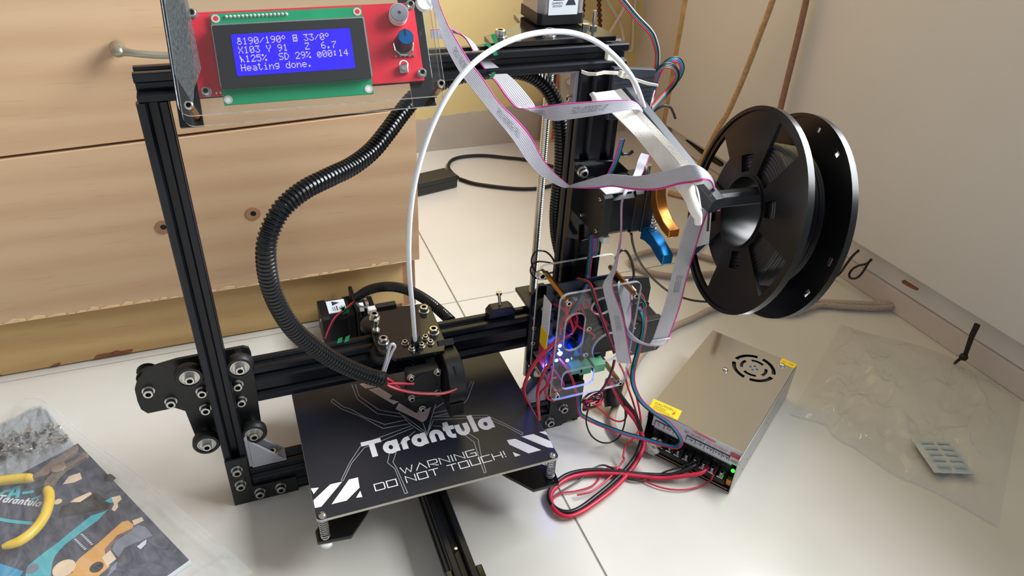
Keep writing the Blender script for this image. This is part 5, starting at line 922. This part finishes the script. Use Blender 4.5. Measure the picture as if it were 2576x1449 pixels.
# ---------------------------------------------------------------- clear bag with a desiccant packet
def sheet(name, T, B, nu, nv, hfn, m, label, cat, h0=.6):
    T = cr(T, 12); B = cr(B, 12); b = MB()
    def at(L, u): f_ = u*(len(L)-1); i = min(int(f_), len(L)-2); return L[i].lerp(L[i+1], f_-i)
    top = [[None]*(nv+1) for _ in range(nu+1)]; bot = [[None]*(nv+1) for _ in range(nu+1)]
    for i in range(nu+1):
        for j in range(nv+1):
            u, v = i/nu, j/nv; p = at(T, u).lerp(at(B, u), v); edge = min(u, 1-u, v, 1-v); k = min(1, edge*8)
            top[i][j] = b.av((p.x, p.y, h0+k*hfn(u, v))); bot[i][j] = b.av((p.x, p.y, .25))
    for i in range(nu):
        for j in range(nv):
            b.fa((top[i][j], top[i+1][j], top[i+1][j+1], top[i][j+1])); b.fa((bot[i][j], bot[i+1][j], bot[i+1][j+1], bot[i][j+1]))
    return tag(obj(name, b, m, None, smooth=180), label, cat)
from mathutils import noise
def crum(sc, a, seed):
    def f(u, v):
        p = V((u*sc, v*sc*.6, seed)); r = 1-abs(noise.noise(p)); r2 = 1-abs(noise.noise(p*2.3+V((3, 1, 0)))); return a*(r*r*r*.9+r2*r2*r2*.5)+a*.2*noise.noise(p*5)
    return f
sheet('plastic_bag', [(795.8,56.4,1),(821,26.9,1),(858.1,-6.6,1),(889.4,-49.8,1),(899.2,-90.2,1),(907.6,-135.6,1)], [(610.1,-68.6,1),(636.8,-95.1,1),(634.5,-114.1,1),(645.6,-139.4,1),(656.3,-177.9,1),(673.5,-202.1,1),(688.7,-229.2,1),(705.5,-268.3,1)], 90, 60, crum(7.5, 10, 1.3), 'bag', 'crumpled clear plastic bag lying on the floor right of the power supply', 'plastic bag')
sg = thing('desiccant_packet', 'small white desiccant packet lying in the clear plastic bag', 'desiccant packet', (722.3,-181,6))
Q = [V(p) for p in [(708.9,-148.8,7),(750.1,-165,7),(734.6,-212.2,7),(693.8,-196.2,7)]]
b = MB(); g_ = []
for i in range(13):
    g_.append([])
    for j in range(11):
        u, v = i/12, j/10; p = Q[0].lerp(Q[1], u).lerp(Q[3].lerp(Q[2], u), v); k = min(1, min(u, 1-u, v, 1-v)*5); g_[-1].append((b.av((p.x, p.y, 7.6+3.2*k+.6*noise.noise(V((u*6, v*6, 2))))), b.av((p.x, p.y, 6.8-1.5*k))))
for i in range(12):
    for j in range(10):
        for s_ in (0, 1): b.fa((g_[i][j][s_], g_[i+1][j][s_], g_[i+1][j+1][s_], g_[i][j+1][s_]))
obj('pouch', b, 'silica', sg, smooth=180)
b = MB()
for k in range(5):
    for j in range(2):
        u0, u1, v = .12+j*.42, .44+j*.42, .16+k*.17
        pa, pb2 = [Q[0].lerp(Q[1], u).lerp(Q[3].lerp(Q[2], u), v) for u in (u0, u1)]
        b.poly([(pa.x, pa.y, 11.9), (pb2.x, pb2.y, 11.9), (pb2.x-.8, pb2.y-3, 11.9), (pa.x-.8, pa.y-3, 11.9)])
obj('printed_lines', b, 'packetblue', sg, smooth=None)
# ---------------------------------------------------------------- tools, booklet and bags at the lower left
K = V((-41.6, -52.2, 0)); e1 = (V((-130.7,104.8,5))-V((-41.6,-52.2,5))); e1.z = 0; e1.normalize(); e2 = V((-e1.y, e1.x, 0))
if e2.dot(V((-1, -.5, 0))) < 0: e2 = -e2
bk = thing('booklet', 'dark printed booklet with drawn teal and orange tools lying inside the clear bag', 'booklet', K+e1*100+e2*70)
def bkp(a, c, z): p = K+e1*a+e2*c; return (p.x, p.y, z)
obj('pages', MB().prism([bkp(1, 1, 1.2), bkp(209, 1, 1.2), bkp(209, 147, 1.2), bkp(1, 147, 1.2)], (0, 0, 2.6)), 'label', bk, smooth=None)
obj('front_cover', MB().prism([bkp(0, 0, 3.9), bkp(210, 0, 3.9), bkp(210, 148, 3.9), bkp(0, 148, 3.9)], (0, 0, .5)), 'bookl', bk, smooth=None)
obj('cover_edge', MB().prism([bkp(-.5, -1, 1), bkp(-2.5, 1, 1), bkp(-2.5, 148, 1), bkp(-.5, 148, 1)], (0, 0, 3)), 'label', bk, smooth=None)
def art(name, L, m, z=4.5, t=.12): return obj(name, MB().prism([(p[0], p[1], z) for p in L], (0, 0, t)), m, bk, smooth=None)
art('teal_handle', [(-113.9,28.1,4.5),(-110.9,30,4.5),(-119.5,18.8,4.5),(-133.9,7.9,4.5),(-145,-0.8,4.5),(-150.9,-9.6,4.5),(-152.4,-17.7,4.5),(-152.3,-31.1,4.5),(-172.2,-24.2,4.5),(-171.7,-14.3,4.5),(-162.8,-5.5,4.5),(-149.5,4.8,4.5),(-138.5,15.2,4.5),(-125.2,26.7,4.5)], 'bteal')
art('teal_tip', [(-114.7,41.3,4.5),(-109.1,44.1,4.5),(-101.5,43.9,4.5),(-100.3,39.5,4.5),(-104.9,36.4,4.5),(-110.3,37.5,4.5)], 'bteal'); art('grey_tip', [(-109,43.6,4.6),(-101.5,43.8,4.6),(-99.9,38.5,4.6),(-103.2,35,4.6),(-102.4,29.4,4.6),(-105.4,25.1,4.6),(-108.2,28.3,4.6),(-106.3,33.8,4.6)], 'bcream', 4.62)
art('orange_wrench', [(-131.5,-20.3,4.5),(-116.7,-7.8,4.5),(-98.4,10.1,4.5),(-93.2,10.1,4.5),(-88.3,3.7,4.5),(-89.2,-0.3,4.5),(-101.8,-4.5,4.5),(-111.2,-16.6,4.5),(-109.4,-29.3,4.5),(-106,-37,4.5),(-114.2,-44.3,4.5),(-139.7,-35.5,4.5),(-135.1,-33.4,4.5),(-134.9,-25.7,4.5)], 'borange')
art('cream_tip', [(-89.8,8.7,4.5),(-81.7,10.3,4.5),(-79.6,5.5,4.5),(-87.7,2.4,4.5)], 'bcream'); art('cream_collar', [(-113,-25.4,4.6),(-106.5,-19.6,4.6),(-100.9,-31,4.6),(-108,-36.4,4.6)], 'bcream', 4.62)
art('grey_jaw', [(-84.6,1.8,4.5),(-78.2,-2.6,4.5),(-71.7,-14.9,4.5),(-80.9,-17.3,4.5),(-95,-20.8,4.5),(-99.5,-30,4.5),(-105.1,-18.7,4.5),(-102.5,-9.9,4.5),(-92.6,-4.9,4.5)], 'bgrey'); art('grey_jaw', [(-84.8,-23,4.6),(-76.8,-17.4,4.6),(-77.2,-22.9,4.6),(-81.6,-27.1,4.6)], 'label', 4.62); art('grey_jaw', [(-107.4,-46.7,4.5),(-104.9,-38.7,4.5),(-99.8,-33.9,4.5),(-100.9,-41.4,4.5),(-106.4,-47.1,4.5)], 'bgrey')
art('brown_lip', [(-111.2,-16.5,4.4),(-106.6,-9.8,4.4),(-96.8,-3.3,4.4),(-87.7,2.2,4.4),(-88.1,-2,4.4),(-100.6,-7.7,4.4),(-106.3,-15.4,4.4),(-105.5,-20.5,4.4),(-112.6,-25.4,4.4)], 'bbrown', 4.46)
art('cyan_corner', [(-198.4,-0.5,4.5),(-174.4,-18.5,4.5),(-177.2,-25.1,4.5),(-195.5,-18.8,4.5)], 'bblue')
art('tan_blade', [(-144.8,50,4.5),(-140.9,53.3,4.5),(-128.1,57.6,4.5),(-126.7,54,4.5),(-136.2,47.1,4.5)], 'bcream'); art('tan_blade', [(-153.6,75.8,4.5),(-149.1,85,4.5),(-139.5,86.7,4.5),(-137.1,77.6,4.5),(-143.9,75,4.5)], 'bcream')
art('dark_wedge', [(-151.8,47.9,4.4),(-123.1,55.2,4.4),(-109.2,36.4,4.4),(-111,30.9,4.4),(-136,31.9,4.4),(-153.4,33.4,4.4)], 'wire', 4.42); art('black_tip', [(-117.4,76,4.5),(-111.4,75.6,4.5),(-106.3,68.1,4.5),(-110.7,63.8,4.5),(-116.5,69,4.5)], 'wire')
for nm_, c_, r_, m_ in (('pivot', (-143.9,-25.8,4.6), 0, 'label'), ('pivot', (-142.4,-26.7,4.6), 9, 'bcream'), ('bolt_hole', (-116.4,-34.5,4.6), 5.5, 'wire'), ('bolt_hole', (-167.4,-18.5,4.6), 5, 'bgrey'), ('bolt_hole', (-155.4,54.2,4.6), 3.4, 'bcream')):
    if r_: obj(nm_, MB().lathe([(0, 0), (r_, 0), (r_, .15), (0, .15)], (c_[0], c_[1], 4.62), (0, 0, 1), 22), m_, bk)
b = MB()
zig = [[(-136.4,3.1,4.6),(-127.3,-11.1,4.6)], [(-131.3,6.9,4.6),(-122.2,-7.4,4.6)]]
for L in zig:
    a, c = V(L[0]), V(L[1])
    for k in range(8): p = a.lerp(c, k/7); b.box((p.x-1, p.y-.6, 4.5), (p.x+1, p.y+.6, 4.62))
obj('spring_drawing', b, 'label', bk, smooth=None)
b = MB()
strokes(b, [[(p[0], p[1]) for p in L] for L in ([(-209,79.4,4.6),(-203.5,83.8,4.6),(-199.5,84,4.6)], [(-199.1,74.5,4.6),(-196,85.3,4.6),(-192.5,85.6,4.6),(-191.6,72,4.6)], [(-197.6,77.9,4.6),(-191.2,76.5,4.6)], [(-187,75.9,4.6),(-179.1,74.8,4.6)], [(-204.4,49.9,4.6),(-192.5,42.9,4.6),(-165.6,30.1,4.6)], [(-177.9,65,4.6),(-172.4,66.2,4.6)])], 3.4, lambda x, y: (x, y, 4.6))
obj('lettering', b, 'bteal', bk, smooth=None)
ta, tc_ = V((-209.8,72.7,4.6)), V((-171.1,52.6,4.6)); dx_ = (tc_-ta)
b = MB(); word('Tarantula', BIG, b, ta.x, ta.y, dx_.x, dx_.y, 8.5, 0, 1.7, lambda x, y: (x, y, 4.62)); obj('lettering', b, 'label', bk, smooth=None)
pl_ = thing('wire_cutters', 'wire cutters with yellow grips lying across the dark booklet', 'pliers', (-165.3,82.5,12))
HZ = 12
obj('grip', MB().tube(cr([(-216.6,92,12),(-206.6,91.2,12),(-193,89.3,12),(-182.7,86.8,12),(-176.8,83.3,12)], 6), 4.6, 14, radii=[4.8]*20+[4.4, 4, 3.6, 3, 2]), 'yel', pl_)
obj('grip', MB().tube(cr([(-164.2,67.2,12),(-161.2,58.1,12),(-160.4,45.6,12),(-162.7,31,12),(-169,18,12),(-179.3,9.5,12),(-191.9,7.7,12)], 6), 4.6, 14, radii=[3.4, 4.2, 4.5]+[4.6]*28+[4.4, 4.2, 4, 3.6, 3, 2.2]), 'yel', pl_)
obj('jaw', MB().prism([(-179.7,85.6,10),(-173.5,90.4,10),(-163.9,102.2,10),(-154.5,106.8,10),(-146.5,115.4,10),(-141.9,116.8,10),(-141.8,111,10),(-147.2,103.8,10),(-153.5,96.6,10),(-159.6,87.8,10),(-165.9,83,10),(-176.6,82.5,10)], (0, 0, 5)), 'jaw', pl_, smooth=None, bevel=.8)
obj('jaw', MB().prism([(-166.9,68.4,10),(-165.8,76.8,10),(-160.7,85.5,10),(-153.1,92.1,10),(-142.9,95.2,10),(-135.8,103.4,10),(-131.4,102.5,10),(-131.7,97,10),(-140.8,91.2,10),(-149.1,87,10),(-155.1,78.4,10),(-159.5,67.9,10)], (0, 0, 5)), 'jaw', pl_, smooth=None, bevel=.8)
obj('pivot', MB().lathe([(0, 0), (6.6, 0), (6.6, 1), (5.6, 1.6), (0, 1.8)], (-155.6,88.7,15), (0, 0, 1), 24), 'steel', pl_)
# small bag of loose parts
parts_bag = sheet('parts_bag', [(-243.9,182.4,6),(-216.6,192,6),(-190.4,206,6),(-174.7,184.6,6)], [(-221.6,91.5,6),(-196.4,101.3,6),(-173.8,112.7,6),(-144.5,122.8,6)], 50, 36, crum(7, 6, 5.1), 'pbag', 'clear grip-seal bag of small metal parts beside the yellow pliers', 'parts bag', 3)
b = MB()
for k in range(110):
    u, v = random.random(), random.uniform(.35, .95); p = V((-227,139,3)).lerp(V((-158,142.1,3)), u)+(V((-178.3,114.3,3))-V((-199.4,167.8,3)))*(v-.7); a = random.uniform(0, 6.28); L = random.uniform(2, 6)
    q0 = p+V((0, 0, random.uniform(4.6, 7))); b.cyl(q0, q0+V((math.cos(a)*L, math.sin(a)*L, random.uniform(-.5, .5))), random.choice((1.2, 1.6, 2.4)), 6, mi=random.choice((0, 0, 0, 0, 1)))
o = obj('loose_screws', b, ['steel', 'dk', 'bedge'], parts_bag, smooth=None); o['kind'] = 'stuff'
sheet('clear_bag', [(-249.9,183.2,10),(-223.3,196.2,10),(-191.9,212,10),(-182.5,203.6,10),(-141.2,138.3,10),(-91.6,70.4,10),(-48.3,3.3,10),(-12.4,-52.1,10),(11.6,-92,10)], [(-246.3,-22.4,10),(-217.8,-54.7,10),(-186.2,-80,10),(-161.2,-102.6,10),(-135,-118.6,10),(-109.7,-124.2,10),(-81.8,-116.8,10),(-52.3,-105.4,10),(-14.8,-99.3,10)], 80, 50, crum(5, 5, 9.2), 'zbag', 'large clear plastic bag holding the booklet at the lower left', 'plastic bag', 15)
bag_ = bpy.data.objects['clear_bag'] if 'clear_bag' in bpy.data.objects else None
sm_ = cr([(-202.6,210.5,12),(-190.8,207.3,12),(-181.4,198.3,12),(-140.3,134.1,12),(-91,66.1,12),(-48,-0.5,12),(-13.5,-54.6,12),(-0.1,-75.2,12)], 8)
obj('seam', MB().strip([p+V((-.5, -.4, 0)) for p in sm_], [p+V((.7, .5, 0)) for p in sm_], .5), 'bagedge', bag_, smooth=None)
sm_ = cr([(-40.1,-71.1,6),(-26.9,-63.6,6),(-13.4,-59.7,6),(-0,-60.8,6)], 6); obj('fold', MB().strip(sm_, [p+V((1.2, .6, 1)) for p in sm_], .4), 'bagedge', bag_, smooth=None)
rb_ = bpy.data.objects['plastic_bag']
sm_ = cr([(609.1,-69.4,2),(635.8,-95.9,2),(633.5,-114.8,2),(644.6,-140.1,2),(655.3,-178.5,2),(672.5,-202.6,2),(687.6,-229.7,2),(704.3,-268.7,2)], 8)
obj('seam', MB().strip(sm_, [p+V((1, 1.5, .8+.6*math.sin(i*.9))) for i, p in enumerate(sm_)], .4), 'bagedge', rb_, smooth=None)
